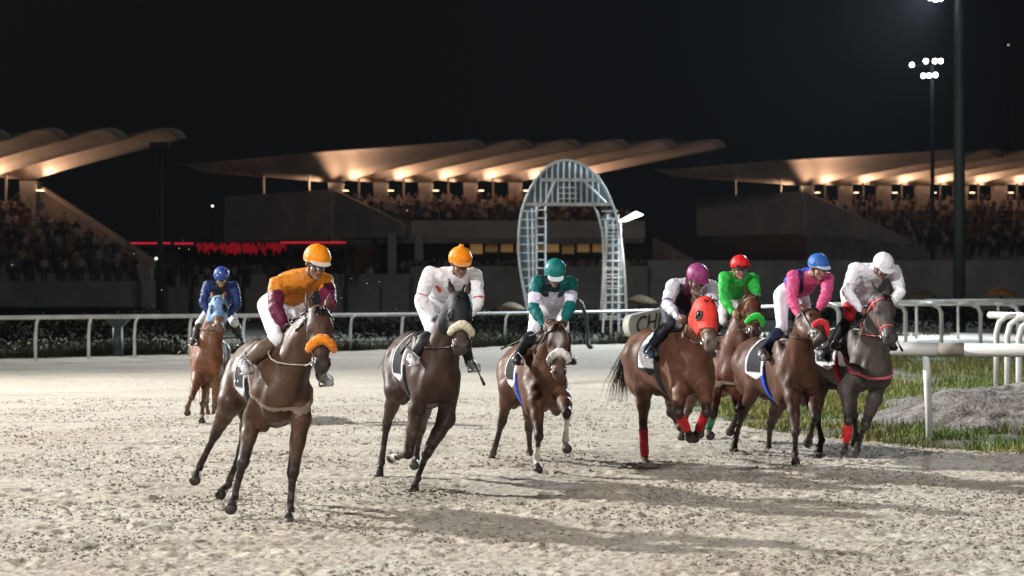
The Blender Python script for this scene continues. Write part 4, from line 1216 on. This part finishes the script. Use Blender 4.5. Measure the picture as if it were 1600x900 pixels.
    if S.get('hood') is not None:
        eyes = np.minimum(*[np.sqrt((x - e_[0]) ** 2 + (y - e_[1]) ** 2 + (z - e_[2]) ** 2) for e_ in (Hd(.20, -.02, .10), Hd(.20, -.02, -.10))])
        reg = np.maximum(np.maximum(-.03 - fu, fu - .37 - .35 * fv - .0), np.maximum(cage, S.get('eye_hole', .05) - eyes))
        hshell('hood', .016, reg, fabric(S['hood']))
        for s in (-1, 1):
            rim = MB(); c_ = Hd(.20, -.02, .098 * s)
            w1, w2 = a, unit(n * .95 - hs * s * .3)
            rim.tube([c_ + S.get('eye_hole', .05) * (w1 * math.cos(t) + w2 * math.sin(t)) for t in np.linspace(0, 2 * math.pi, 15)], .011, 6, False)
            rim.build('blinker_cup', fabric(S.get('cup', (.02, .02, .02))), root, True)
    # bit rings
    for s in (-1, 1):
        rim = MB(); c_ = Hd(.47, -.10, .07 * s)
        rim.tube([c_ + .033 * (a * math.cos(t) + n * math.sin(t)) for t in np.linspace(0, 2 * math.pi, 13)], .006, 5, False)
        rim.build('bit_ring', M_steel, br if br else root, True)
    # reins
    for s, kx in ((-1, 'r'), (1, 'l')):
        w = rd['W_' + kx] + unit(rd['W_' + kx] - rd['E_' + kx]) * .07
        b = Hd(.47, -.10, .075 * s)
        path = []
        for t_ in np.linspace(0, 1, 11):
            p_ = w * (1 - t_) + b * t_ - np.array([0, 0, .10 * math.sin(math.pi * t_)])
            for _ in range(40):
                if t_ in (0.0, 1.0) or sdf_eval(trunk + neck, p_[None])[0] > .02: break
                p_ = p_ + l * s * .012
            path.append(p_)
        rim = MB(); rim.tube(path, .006, 5)
        rim.build('rein', S.get('rein_m', M_leather), root, True)
    # ---- stirrups
    for kx, s in (('r', -1), ('l', 1)):
        A, Tt = rd['A_' + kx], rd['T_' + kx]
        c_ = A + (Tt - A) * .62
        sm = MB()
        e1 = l * .06; e2 = up * .12
        d0 = -up * .05
        sm.tube([c_ + d0 - e1, c_ + d0 + e1], .012, 6)
        sm.tube([c_ + d0 - e1, c_ + d0 - e1 * .95 + e2 * .5, c_ + d0 + e2 * 1.1, c_ + d0 + e1 * .95 + e2 * .5, c_ + d0 + e1], .008, 6)
        sm.build('stirrup', M_steel, root, True)
        sm = MB(); sm.tube([c_ + up * .07, T(.1, .2 * s, .30)], .012, 5); sm.build('stirrup_leather', M_leather, root)
    # ---- bandages
    for key, col_ in S.get('wraps', {}).items():
        J = LG[key]; kn, fe = J[2], J[3]
        pr = [Cone(kn + (fe - kn) * .16, kn + (fe - kn) * .9, .05, .049, .01)]
        vv, qq = Grid(pr, .009).mesh()
        vv = vv + ((vnoise(vv * 45, 9) - .5) * .01)[:, None]
        mesh_obj('leg_bandage', vv, qq, fabric(col_), root, True)
    jockey(S, rd, f, l, up, C)
    return root

def jockey(S, r, f, l, up, C):
    J = S['jockey']
    root = empty('person', (r['P'][0], r['P'][1], r['P'][2]), J['label'], 'jockey', 'jockeys riding in the race')
    yaw, tilt, hr = R(J['look'][0]), R(J['look'][1]), R(J['look'][2] if len(J['look']) > 2 else 0)
    fh = np.array([math.sin(yaw) * math.cos(tilt), -math.cos(yaw) * math.cos(tilt), -math.sin(tilt)])
    sh = unit(np.cross([0, 0, 1.0], fh)); uh = np.cross(fh, sh)
    sh, uh = sh * math.cos(hr) + uh * math.sin(hr), uh * math.cos(hr) - sh * math.sin(hr)
    H = r['H']
    Q = lambda a_, b_, c_: H + fh * a_ + sh * b_ + uh * c_
    hax = (fh, sh, uh)
    Pp, N = r['P'], r['N']
    sx = unit(r['S_l'] - r['S_r']); spine = unit(N - Pp)
    fwd = unit(np.cross(sx, spine))
    if fwd @ f < 0: fwd = -fwd
    Mid = (Pp + N) / 2 - fwd * .045
    def arms(o):
        out = []
        for k in 'rl':
            Sx, E, W = r['S_' + k], r['E_' + k], r['W_' + k]
            out += [Cone(N - spine * .03, Sx, .075 + o, .066 + o, .05), Cone(Sx, E, .064 + o, .049 + o, .035), Cone(E, W, .050 + o, .033 + o, .03)]
        return out
    def torso(o):
        return [Cone(Pp + spine * .02, Mid, .115 + o, .125 + o, .05, w=sx, f=.80), Cone(Mid, N - spine * .05, .125 + o, .095 + o, .06, w=sx, f=.72)]
    def legs_(o, ext=1.0):
        out = [Ell(Pp, (spine, sx, fwd), (.13 + o, .155 + o, .125 + o), .05), Cone(Pp, Pp + (Mid - Pp) * .75 + spine * .02, .12 + o, .112 + o, .05, w=sx, f=.82)]
        for k in 'rl':
            hp, K, A = r['Hip_' + k], r['K_' + k], r['A_' + k]
            out += [Cone(hp, K, .09 + o, .062 + o, .05), Cone(K, K + (A - K) * .5, .058 + o, .052 + o, .03)]
        return out
    # ---- body: one continuous figure
    hd = [Ell(Q(-.01, 0, .03), hax, (.093, .076, .095), .02), Ell(Q(.028, 0, -.06), hax, (.062, .056, .058), .03),
          Cone(Q(.088, 0, .008), Q(.112, 0, -.032), .010, .016, .015), Cone(Q(.078, -.036, .028), Q(.078, .036, .028), .014, .014, .015),
          Ell(Q(.078, 0, -.098), hax, (.022, .024, .02), .02), Ell(Q(.088, 0, -.064), hax, (.016, .026, .008), .012),
          Ell(Q(.07, .038, -.03), hax, (.022, .022, .022), .02), Ell(Q(.07, -.038, -.03), hax, (.022, .022, .022), .02),
          Ell(Q(-.015, .079, -.01), hax, (.018, .008, .03), .01), Ell(Q(-.015, -.079, -.01), hax, (.018, .008, .03), .01),
          Cone(N, Q(-.025, 0, -.05), .056, .052, .03)]
    hands = []
    for k, s in (('r', -1), ('l', 1)):
        W = r['W_' + k]; d = unit(W - r['E_' + k] + f * .1)
        inn = unit(-l * s - (-l * s @ d) * d); ac = np.cross(d, inn)
        if ac[2] < 0: ac = -ac
        hands += [Ell(W + d * .045, (d, ac, inn), (.05, .04, .019), .015)]
        for i, (o_, Lg) in enumerate(((.031, .032), (.011, .036), (-.010, .033), (-.029, .026))):
            b0 = W + d * .082 + ac * o_
            b1 = b0 + d * .012 + inn * Lg; b2 = b1 - d * .032 + inn * .004
            hands += [Cone(b0, b1, .0105, .0098, .004), Cone(b1, b2, .0098, .0085, .004)]
        t0 = W + d * .03 + ac * .034 + inn * .008
        t1 = t0 + d * .03 + inn * .02 + ac * .006; t2 = t1 + d * .024 + inn * .012 - ac * .008
        hands += [Cone(t0, t1, .0125, .011, .006), Cone(t1, t2, .011, .009, .004)]
    feet = []
    for k in 'rl':
        feet += [Cone(r['K_' + k], r['A_' + k], .04, .03, .02), Cone(r['A_' + k], r['T_' + k], .03, .025, .02)]
    g = Grid(hd + torso(-.02) + arms(-.018) + legs_(-.02) + hands + feet, .009)
    v, q = g.mesh(); del g
    base = np.array(J.get('skin', (.32, .17, .11)), float)
    c = np.tile(base, (len(v), 1))
    fx, sy, uz = (v - H) @ fh, (v - H) @ sh, (v - H) @ uh
    onf = (fx > .03)
    c = mixc(c, base * np.array([1.05, .62, .6]), np.exp(-((uz + .064) / .010) ** 2 - (sy / .028) ** 2) * onf)
    c = mixc(c, base * .12, np.exp(-((uz + .064) / .0035) ** 2 - (sy / .025) ** 2) * onf * .8)
    for s in (-1, 1):
        c = mixc(c, (.03, .02, .015), np.exp(-((uz - .034) / .007) ** 2 - ((sy - .036 * s) / .022) ** 2) * onf * .9)
        c = mixc(c, (.02, .015, .012), np.exp(-((uz - .008) / .008) ** 2 - ((sy - .034 * s) / .014) ** 2) * onf * .9)
        c = mixc(c, base * np.array([1.1, .8, .75]), np.exp(-((uz + .03) / .02) ** 2 - ((sy - .045 * s) / .02) ** 2) * onf * .5)
    c = mixc(c, base * .45, sstep(uz, -.075, -.10) * sstep(fx, .06, .02) * (np.abs(sy) < .1) * (uz > -.2) * .5)
    mesh_obj('body', v, q, M_skin, root, True, col=c)
    # ---- racing shirt
    jp = torso(0) + arms(.0)
    for k in 'rl':
        Sx, E, W = r['S_' + k], r['E_' + k], r['W_' + k]
        jp += [Cone(Sx + (E - Sx) * .3, Sx + (E - Sx) * .7, .068, .060, .03), Cone(E + (W - E) * .2, E + (W - E) * .5, .056, .050, .03)]
    jp.append(Cone(N - spine * .01, N + spine * .035, .068, .062, .02))
    g = Grid(jp, .0105)
    x, y, z = g.xyz()
    sp = (x - Pp[0]) * spine[0] + (y - Pp[1]) * spine[1] + (z - Pp[2]) * spine[2]
    hid = np.maximum(g.D, -(sp - .13) + 0 * x)
    hid = np.where(np.minimum(*[np.sqrt((x - r['W_' + k][0]) ** 2 + (y - r['W_' + k][1]) ** 2 + (z - r['W_' + k][2]) ** 2) for k in 'rl']) < .3, g.D, hid)
    v, q = iso(hid, g.lo, g.h); del g
    nv_ = vnormals(v, q)
    rdg = lambda sc, sd: 1 - np.abs(2 * vnoise(v * np.array(sc), sd) - 1)
    v = v + nv_ * ((rdg((15, 15, 22), 21) - .6) * .015 + (rdg((31, 31, 40), 22) - .6) * .007)[:, None]
    info = {}
    for k in 'rl':
        d1, h1 = segd(v, r['S_' + k], r['E_' + k]); d2, h2 = segd(v, r['E_' + k], r['W_' + k])
        info['d_' + k] = np.minimum(d1, d2); info['t_' + k] = np.where(d1 < d2, h1, 1 + h2)
    dt, ht = segd(v, Pp, N); dt2, _ = segd(v, Mid, N)
    arm = (np.minimum(info['d_r'] - .068, info['d_l'] - .068) < np.minimum(dt, dt2) - .135)
    ta = np.where(info['d_r'] < info['d_l'], info['t_r'], info['t_l'])
    X = (v - Pp) @ sx; Y = (v - Pp) @ fwd; Zs = (v - Pp) @ spine
    mesh_obj('racing_shirt', v, q, M_silk, root, True, col=J['shirt'](v, arm, ta, X, Y, Zs))
    # ---- breeches and boots
    g = Grid(legs_(0), .011)
    v, q = g.mesh(); del g
    v = v + ((vnoise(v * 22, 31) - .5) * .008)[:, None]
    tk = np.zeros(len(v))
    for k in 'rl':
        d1, h1 = segd(v, r['Hip_' + k], r['K_' + k]); d2, _ = segd(v, r['K_' + k], r['A_' + k])
        tk = np.maximum(tk, (np.minimum(d1, d2) < .12) * np.maximum(h1, 0))
    cb = np.tile(np.array(J['breeches'], float), (len(v), 1))
    if 'knee' in J: cb = mixc(cb, J['knee'], sstep(tk, .5, .55))
    mesh_obj('breeches', v, q, M_breech, root, True, col=cb)
    for k in 'rl':
        K, A, Tt = r['K_' + k], r['A_' + k], r['T_' + k]
        d = unit(A - K); ft = unit(Tt - A)
        bp = [Cone(K + (A - K) * .22, K + (A - K) * .45, .064, .066, .01), Cone(K + (A - K) * .42, A, .064, .044, .03),
              Cone(A - d * .0, A + ft * .04, .046, .042, .02), Cone(A + ft * .02 + d * .02, Tt, .038, .032, .02, w=np.cross(d, ft), f=.85),
              Cone(A + d * .035 - ft * .015, A + d * .05 - ft * .02, .03, .028, .012)]
        vv, qq = Grid(bp, .0095).mesh()
        cc = np.tile(np.array(J['boots'], float), (len(vv), 1))
        if 'toe' in J:
            cc = mixc(cc, J['toe'], sstep((vv - A) @ ft + .35 * ((vv - A) @ d), .015, .05))
        mesh_obj('boot', vv, qq, M_cap, root, True, col=cc)
    # ---- helmet with its silk
    hp = [Ell(Q(-.008, 0, .055), hax, (.132, .114, .112), .02)]
    if J.get('pompom'): hp += [Ell(Q(-.01, 0, .178), hax, (.026, .026, .024), .012)]
    g = Grid(hp, .0075)
    x, y, z = g.xyz()
    gx = (x - H[0]) * fh[0] + (y - H[1]) * fh[1] + (z - H[2]) * fh[2]
    gz = (x - H[0]) * uh[0] + (y - H[1]) * uh[1] + (z - H[2]) * uh[2]
    v, q = iso(np.maximum(g.D, -(gz - .012 - .22 * gx)), g.lo, g.h)
    uz = (v - H) @ uh; fx = (v - H) @ fh; sy = (v - H) @ sh
    v = v + ((vnoise(v * 38, 41) - .5) * .006)[:, None]
    mesh_obj('helmet', v, q, M_cap, root, True, col=J['cap'](v, fx, sy, uz))
    hm = bpy.data.objects[-1] if False else None
    g = Grid([Ell(Q(.115, 0, .050), (unit(fh - .15 * uh), sh, unit(uh + .15 * fh)), (.062, .088, .011), .01)], .006, .03)
    v, q = g.mesh()
    mesh_obj('helmet_peak', v, q, M_cap, root, True, col=np.tile(np.array(J['peak'], float), (len(v), 1)))
    # ---- goggles and chin strap
    g = Grid(hd[:6], .006, lo=H - .2, hi=H + .2)
    x, y, z = g.xyz()
    gx = (x - H[0]) * fh[0] + (y - H[1]) * fh[1] + (z - H[2]) * fh[2]
    gy = (x - H[0]) * sh[0] + (y - H[1]) * sh[1] + (z - H[2]) * sh[2]
    gz = (x - H[0]) * uh[0] + (y - H[1]) * uh[1] + (z - H[2]) * uh[2]
    if J.get('goggles', True):
        v, q = iso(np.maximum(g.D - .013, np.maximum(np.abs(gz - .010) - .024 - .004 * np.cos(gy * 40), .035 - gx)), g.lo, g.h)
        if len(v): mesh_obj('goggles', v, q, J.get('lens', M_lens), root, True)
    v, q = iso(np.maximum(g.D - .007, np.maximum(np.abs(gx - .012 + .25 * gz) - .009, gz - .03)), g.lo, g.h)
    if len(v): mesh_obj('chin_strap', v, q, fabric(J.get('strap', (.02, .02, .02))), root, True)
    # ---- whip
    if 'whip' in J:
        k, tip = J['whip'][0], J['whip'][1]
        W = r['W_' + k]; d = unit(W - r['E_' + k]); h0 = W + d * .06
        tp = lift(h0, tip[0], tip[1], .62, J['whip'][2])
        w = MB(); w.tube([h0 - (tp - h0) * .12, h0 + (tp - h0) * .2, h0 + (tp - h0) * .8, tp], [.012, .011, .007, .006], 6)
        w.tube([h0 + (tp - h0) * .86, tp], [.012, .016], 5)
        o = w.build('riding_whip', M_leather, None, True, origin=h0)
        tag(o, J['whip'][3], 'whip', 'riding whips held by jockeys')
# ---- colours of the silks
def plain(col):
    return lambda v, arm, ta, X, Y, Z: np.tile(np.array(col, float), (len(v), 1))
def plaincap(col, rim=None):
    def fn(v, fx, sy, uz):
        c = np.tile(np.array(col, float), (len(v), 1))
        if rim is not None: c = mixc(c, rim, ((uz - .22 * fx) < .028) * 1.0)
        return c
    return fn
def shirt1(v, arm, ta, X, Y, Z):
    c = np.tile(np.array((.60, .20, .018)), (len(v), 1))
    return mixc(c, (.11, .012, .04), arm * (ta > .42) * 1.0)
def shirt2(v, arm, ta, X, Y, Z):
    c = np.tile(np.array((.80, .79, .82)), (len(v), 1))
    c = mixc(c, (.55, .05, .05), arm * (np.abs(ta - .95) < .03) * 1.0)
    s = np.sqrt((X - .03) ** 2 + (Z - .30) ** 2)
    return mixc(c, (.6, .06, .05), (~arm) * (s < .034) * (Y > .02) * 1.0)
def shirt3(v, arm, ta, X, Y, Z):
    c = np.tile(np.array((.004, .125, .12)), (len(v), 1))
    c = mixc(c, (.004, .018, .028), (~arm) * (X < .05) * (Z > .26) * 1.0)
    c = mixc(c, (.74, .72, .86), arm * (np.abs(ta - .68) < .2) * 1.0)
    c = mixc(c, (.72, .70, .80), (~arm) * (Y > 0) * (Z < .30) * 1.0)
    return mixc(c, (.74, .72, .80), (~arm) * (np.abs(X) < .05) * (Y > 0) * (Z < .42) * 1.0)
def shirt4(v, arm, ta, X, Y, Z):
    c = np.tile(np.array((.62, .60, .67)), (len(v), 1))
    c = mixc(c, (.10, .008, .03), (~arm) * (np.abs(np.abs(X) - .10) < .035) * 1.0)
    c = mixc(c, (.03, .02, .04), (~arm) * (Y > .03) * (np.abs(X) < .065) * 1.0)
    return mixc(c, (.10, .10, .20), arm * (np.abs(ta - .9) < .05) * 1.0)
def shirt5(v, arm, ta, X, Y, Z):
    c = np.tile(np.array((.03, .40, .06)), (len(v), 1))
    return mixc(c, (.50, .10, .07), (~arm) * (Y < -.03) * (Z > .2) * 1.0)
def shirt6(v, arm, ta, X, Y, Z):
    c = np.tile(np.array((.55, .075, .20)), (len(v), 1))
    c = mixc(c, (.03, .08, .52), (~arm) * ((Y < -.0) | (Z < .12)) * 1.0)
    return mixc(c, (.05, .008, .06), (~arm) * (Y > -.02) * (Z > .22) * (np.abs(X) < .13) * 1.0)
def shirt0(v, arm, ta, X, Y, Z):
    c = np.tile(np.array((.014, .035, .13)), (len(v), 1))
    return mixc(c, (.012, .010, .012), (~arm) * (Y > .0) * (np.abs(X) < .10) * 1.0)
def cap0(v, fx, sy, uz):
    c = np.tile(np.array((.03, .06, .26)), (len(v), 1))
    q = np.floor(v * 20); j = np.sin(q @ np.array([12.9, 78.2, 37.7])) * 43758.5
    d = np.linalg.norm((v * 20 - q) - .5, axis=1)
    return mixc(c, (.75, .78, .9), (d < .34) * ((j - np.floor(j)) < .45) * 1.0)
WH = (.80, .79, .83)

HORSES = []
# ---- 1: bay leader with orange roll
HORSES.append(dict(id=1, C=(422, 603, 16.5), yaw=16, roll=4, label='dark bay racehorse with a fluffy orange noseband, nearest to the camera',
    coat=(.078, .043, .029), poll=(499, 482), muzzle=(505, 572), hyaw=14, roll_c=(.85, .24, .01), breast=(.17, .12, .09),
    tail=(-.8, -.2, -.5), tail_len=.45, cloth=((.01, .01, .012), (.45, .45, .46)), number='11', girth=(.02, .02, .022), bridle=M_leather, rein_m=M_strap,
    legs=dict(rf=((396, 652), (380, 722), (366, 776), (360, 796), (-1, 1, -1, 1)),
              lf=((470, 655), (458, 738), (453, 797), (452, 820), (1, 1, -1, 1)),
              rh=((362, 628), (338, 676), (311, 730), (304, 752), (1, -1, -1, 1)),
              lh=((395, 640), (380, 698), (356, 757), (343, 774), (1, -1, -1, 1))),
    jockey=dict(label='jockey in orange shirt with maroon sleeves and plain orange cap', pelvis=(440, 476, -.12), neck=(484, 432), head=(494, 412),
        look=(22, 22, -6), S_r=(433, 445), S_l=(507, 440), E_r=(431, 483), W_r=(453, 522), E_l=(516, 470), W_l=(492, 520),
        K_r=(432, 530), A_r=(384, 566), K_l=(492, 520), A_l=(502, 586), shirt=shirt1, breeches=WH, boots=(.11, .075, .05), toe=(.55, .55, .57),
        cap=plaincap((.85, .27, .006), (.75, .60, .42)), peak=(.7, .6, .5), skin=(.30, .17, .12))))
# ---- 2: dark horse with cream roll, pompom cap
HORSES.append(dict(id=2, C=(662, 582, 18.9), yaw=13, roll=3, label='near-black racehorse with a cream fluffy noseband and black hood',
    coat=(.052, .032, .024), poll=(719, 462), muzzle=(722, 545), hyaw=12, roll_c=(.70, .62, .45), hood=(.012, .014, .017), ears=0.0,
    tail=(-.8, -.2, -.5), tail_len=.45, cloth=((.01, .01, .012), (.5, .5, .52)), muz=(.06, .045, .04),
    legs=dict(rf=((652, 640), (638, 709), (622, 713), (611, 715), (-1, 1, -1, -1)),
              lf=((697, 655), (667, 708), (652, 748), (645, 768), (-1, 1, -1, 1)),
              rh=((620, 610), (605, 660), (596, 722), (591, 747), (1, -1, -1, 1)),
              lh=((665, 622), (658, 668), (650, 716), (647, 728), (1, -1, -1, 1))), socks=dict(rf=.92),
    jockey=dict(label='jockey in white shirt and breeches wearing an orange cap with a pompom', pelvis=(680, 470, -.12), neck=(708, 430), head=(719, 412),
        look=(12, 24), S_r=(672, 428), S_l=(741, 430), E_r=(658, 466), W_r=(686, 504), E_l=(748, 470), W_l=(722, 505),
        K_r=(676, 518), A_r=(645, 556), K_l=(718, 512), A_l=(734, 566), shirt=shirt2, breeches=WH, boots=(.012, .012, .013), toe=(.6, .6, .62),
        cap=plaincap((.88, .25, .004), (.8, .3, .02)), peak=(.65, .3, .1), pompom=True, skin=(.27, .15, .11),
        whip=('l', (757, 602), 1, 'thin black whip pointing down beside the near-black horse'))))
# ---- 3: brown horse with white roll and teal rider
HORSES.append(dict(id=3, C=(834, 594, 20.8), yaw=10, roll=1, label='brown racehorse with a white star, white noseband and white front legs',
    coat=(.105, .052, .034), poll=(870, 508), muzzle=(876, 585), hyaw=6, roll_c=(.78, .76, .73), ears=.6, blaze=.8, girth=(.03, .08, .42),
    tail=(-.8, -.2, -.5), tail_len=.4, cloth=((.012, .012, .013), (.62, .62, .62)), muz=(.10, .07, .06), darkhair=False,
    legs=dict(rf=((838, 628), (842, 682), (838, 718), (841, 736), (1, 1, -1, 1)),
              lf=((880, 623), (885, 645), (884, 688), (886, 703), (1, 1, -1, 1)),
              rh=((796, 604), (785, 658), (771, 707), (766, 722), (1, -1, -1, -1)),
              lh=((830, 626), (826, 668), (828, 706), (828, 724), (1, -1, -1, 1))), socks=dict(rf=.25, lf=.05),
    jockey=dict(label='jockey in teal shirt with white armbands and a teal cap', pelvis=(858, 480, -.12), neck=(866, 440), head=(867, 428),
        look=(4, 42), S_r=(839, 441), S_l=(892, 441), E_r=(833, 480), W_r=(849, 508), E_l=(891, 478), W_l=(880, 505),
        K_r=(834, 518), A_r=(809, 556), K_l=(880, 512), A_l=(886, 556), shirt=shirt3, breeches=WH, boots=(.012, .012, .013),
        cap=plaincap((.006, .16, .15), (.05, .22, .2)), peak=(.6, .68, .7), skin=(.30, .17, .12), goggles=True,
        whip=('r', (783, 545), -1, 'black whip held behind the teal jockey over the saddle'))))
# ---- 4: chestnut with red hood
HORSES.append(dict(id=4, C=(1046, 573, 20.5), yaw=18, roll=2, label='chestnut racehorse in a bright red hood with red leg bandages',
    coat=(.115, .055, .034), poll=(1104, 470), muzzle=(1115, 538), hyaw=18, hood=(.74, .05, .035), ears=.35, muz=(.14, .11, .10),
    tail=(-.55, -.1, -.7), tail_len=.72, cloth=((.65, .63, .66), (.02, .02, .022)), girth=(.02, .02, .02), breast=None, darkhair=False, bridle=M_tan,
    legs=dict(rf=((1062, 612), (1060, 646), (1073, 670), (1080, 686), (1, 1, -1, -1)),
              lf=((1100, 608), (1104, 644), (1092, 671), (1084, 686), (1, 1, -1, -1)),
              rh=((1006, 605), (1005, 662), (1007, 713), (1010, 730), (1, -1, -1, 1)),
              lh=((1052, 612), (1048, 645), (1058, 660), (1064, 668), (1, -1, -1, 1))), wraps=dict(rf=(.62, .03, .035), lf=(.40, .015, .025), rh=(.30, .012, .02)),
    jockey=dict(label='jockey in pale grey shirt with maroon trim and a mauve cap', pelvis=(1060, 480, -.12), neck=(1082, 445), head=(1089, 436),
        look=(16, 32), S_r=(1052, 446), S_l=(1110, 448), E_r=(1042, 476), W_r=(1060, 496), E_l=(1114, 478), W_l=(1092, 498),
        K_r=(1046, 506), A_r=(1014, 545), K_l=(1090, 500), A_l=(1100, 545), shirt=shirt4, breeches=(.03, .03, .045), boots=(.01, .012, .02), toe=(.02, .05, .09),
        cap=plaincap((.28, .045, .16)), peak=(.2, .03, .1), skin=(.2, .11, .08))))
# ---- 5: bay with green roll, half hidden
HORSES.append(dict(id=5, C=(1114, 575, 23.4), yaw=15, roll=2, label='red bay racehorse with a bright green fluffy noseband, half hidden behind others',
    coat=(.115, .040, .022), poll=(1177, 462), muzzle=(1184, 522), hyaw=20, roll_c=(.03, .62, .06), breast=(.30, .25, .2), bridle=M_tan,
    tail=(-.8, -.1, -.5), tail_len=.4, cloth=((.02, .02, .02), (.4, .4, .4)),
    legs=dict(rf=((1117, 612), (1114, 648), (1107, 668), (1110, 682), (1, 1, -1, 1)),
              lf=((1150, 612), (1154, 640), (1146, 664), (1140, 676), (1, 1, -1, -1)),
              rh=((1084, 606), (1076, 640), (1066, 672), (1064, 684), (1, -1, -1, 1)),
              lh=((1112, 610), (1104, 642), (1098, 668), (1094, 680), (1, -1, -1, 1))), wraps=dict(rf=(.05, .30, .18)),
    jockey=dict(label='jockey in bright green shirt wearing a red cap and goggles', pelvis=(1142, 468, -.12), neck=(1152, 432), head=(1156, 420),
        look=(6, 12), S_r=(1132, 434), S_l=(1176, 436), E_r=(1129, 464), W_r=(1144, 488), E_l=(1181, 462), W_l=(1166, 486),
        K_r=(1128, 502), A_r=(1102, 528), K_l=(1166, 498), A_l=(1178, 530), shirt=shirt5, breeches=WH, boots=(.01, .01, .012),
        cap=plaincap((.62, .012, .02)), peak=(.05, .01, .01), skin=(.30, .17, .12), strap=(.02, .02, .02))))
# ---- 6: bay of the pink rider
HORSES.append(dict(id=6, C=(1212, 582, 21.9), yaw=14, roll=1, label='dark bay racehorse with a blue girth and red noseband under the pink jockey',
    coat=(.085, .040, .026), poll=(1268, 486), muzzle=(1294, 526), hyaw=58, girth=(.02, .07, .50), roll_c=(.65, .02, .03), ears=.3,
    tail=(-.8, -.1, -.5), tail_len=.4, cloth=((.02, .02, .03), (.7, .69, .72)),
    legs=dict(rf=((1238, 622), (1243, 676), (1242, 708), (1243, 724), (1, 1, -1, 1)),
              lf=((1268, 618), (1274, 652), (1266, 680), (1262, 694), (1, 1, -1, -1)),
              rh=((1180, 602), (1160, 648), (1149, 686), (1146, 704), (1, -1, -1, 1)),
              lh=((1220, 624), (1203, 665), (1201, 700), (1202, 714), (1, -1, -1, 1))),
    jockey=dict(label='jockey in pink shirt with a blue back and blue white-rimmed cap', pelvis=(1236, 462, -.12), neck=(1266, 430), head=(1278, 419),
        look=(24, 20), S_r=(1240, 432), S_l=(1293, 436), E_r=(1237, 468), W_r=(1250, 496), E_l=(1291, 462), W_l=(1278, 486),
        K_r=(1222, 512), A_r=(1191, 550), K_l=(1264, 508), A_l=(1272, 545), shirt=shirt6, breeches=(.74, .72, .82), boots=(.012, .018, .05), toe=(.2, .2, .22),
        cap=plaincap((.03, .12, .42), (.30, .45, .75)), peak=(.5, .6, .8), skin=(.33, .2, .15), goggles=False)))
# ---- 7: grey with red breastplate
HORSES.append(dict(id=7, C=(1322, 566, 22.0), yaw=16, roll=1, label='dark grey racehorse with a red breastplate and browband at the right end',
    coat=(.074, .068, .066), poll=(1381, 462), muzzle=(1396, 530), hyaw=20, breast=(.45, .10, .12), girth=(.45, .03, .05), bridle=M_redstrap, rein_m=M_redstrap,
    tail=(-.8, -.1, -.5), tail_len=.4, cloth=((.015, .015, .017), (.68, .68, .68)), number='1', muz=(.05, .045, .045), points=(.014, .013, .013),
    legs=dict(rf=((1322, 606), (1326, 658), (1322, 690), (1317, 706), (1, 1, -1, 1)),
              lf=((1366, 624), (1352, 664), (1342, 690), (1337, 706), (1, 1, -1, 1)),
              rh=((1279, 606), (1276, 652), (1284, 688), (1278, 706), (1, -1, 1, 1)),
              lh=((1326, 612), (1334, 648), (1338, 680), (1336, 694), (1, -1, 1, 1))), wraps=dict(rf=(.70, .03, .035)),
    jockey=dict(label='jockey all in white with a white cap and red breeches', pelvis=(1340, 458, -.12), neck=(1366, 422), head=(1379, 417),
        look=(14, 40), S_r=(1336, 420), S_l=(1398, 424), E_r=(1324, 456), W_r=(1345, 484), E_l=(1407, 456), W_l=(1384, 486),
        K_r=(1328, 496), A_r=(1301, 534), K_l=(1376, 492), A_l=(1384, 535), shirt=plain((.80, .78, .84)), breeches=WH, knee=(.50, .015, .025), boots=(.02, .024, .022),
        cap=plaincap((.80, .78, .85)), peak=(.7, .68, .74), skin=(.22, .12, .09),
        whip=('l', (1410, 548), 1, 'short black whip under the grey horse muzzle'))))
# ---- 0: far chestnut with blue hood
HORSES.append(dict(id=0, C=(326, 560, 28.6), yaw=7, roll=0, label='chestnut racehorse in a pale blue hood, furthest back at the left',
    coat=(.150, .068, .034), poll=(341, 466), muzzle=(340, 510), hyaw=0, eye_hole=.064, hood=(.16, .27, .46), ears=.2, blaze=.3, darkhair=False, dark=.35, muz=(.16, .11, .09),
    tail=(-.8, -.1, -.5), tail_len=.4, cloth=((.03, .03, .03), (.3, .3, .3)), bridle=M_tan,
    legs=dict(rf=((308, 592), (300, 620), (293, 636), (293, 646), (1, 1, -1, -1)),
              lf=((320, 596), (317, 630), (316, 646), (316, 660), (1, 1, -1, 1)),
              rh=((318, 598), (322, 626), (326, 650), (326, 660), (1, -1, -1, 1)),
              lh=((342, 598), (336, 634), (330, 658), (330, 668), (1, -1, -1, 1))),
    jockey=dict(label='jockey in navy blue shirt with a white-spotted blue cap', pelvis=(343, 484, -.12), neck=(345, 447), head=(346, 434),
        look=(2, 24), S_r=(325, 446), S_l=(365, 447), E_r=(317, 472), W_r=(329, 494), E_l=(371, 474), W_l=(356, 494),
        K_r=(312, 506), A_r=(304, 530), K_l=(366, 503), A_l=(375, 530), shirt=shirt0, breeches=(.62, .62, .66), boots=(.03, .024, .02),
        cap=cap0, peak=(.02, .05, .2), skin=(.32, .19, .13), whip=('r', (278, 554), 1, 'thin black whip sticking out from the navy blue jockey'))))
for S in HORSES: horse(S)
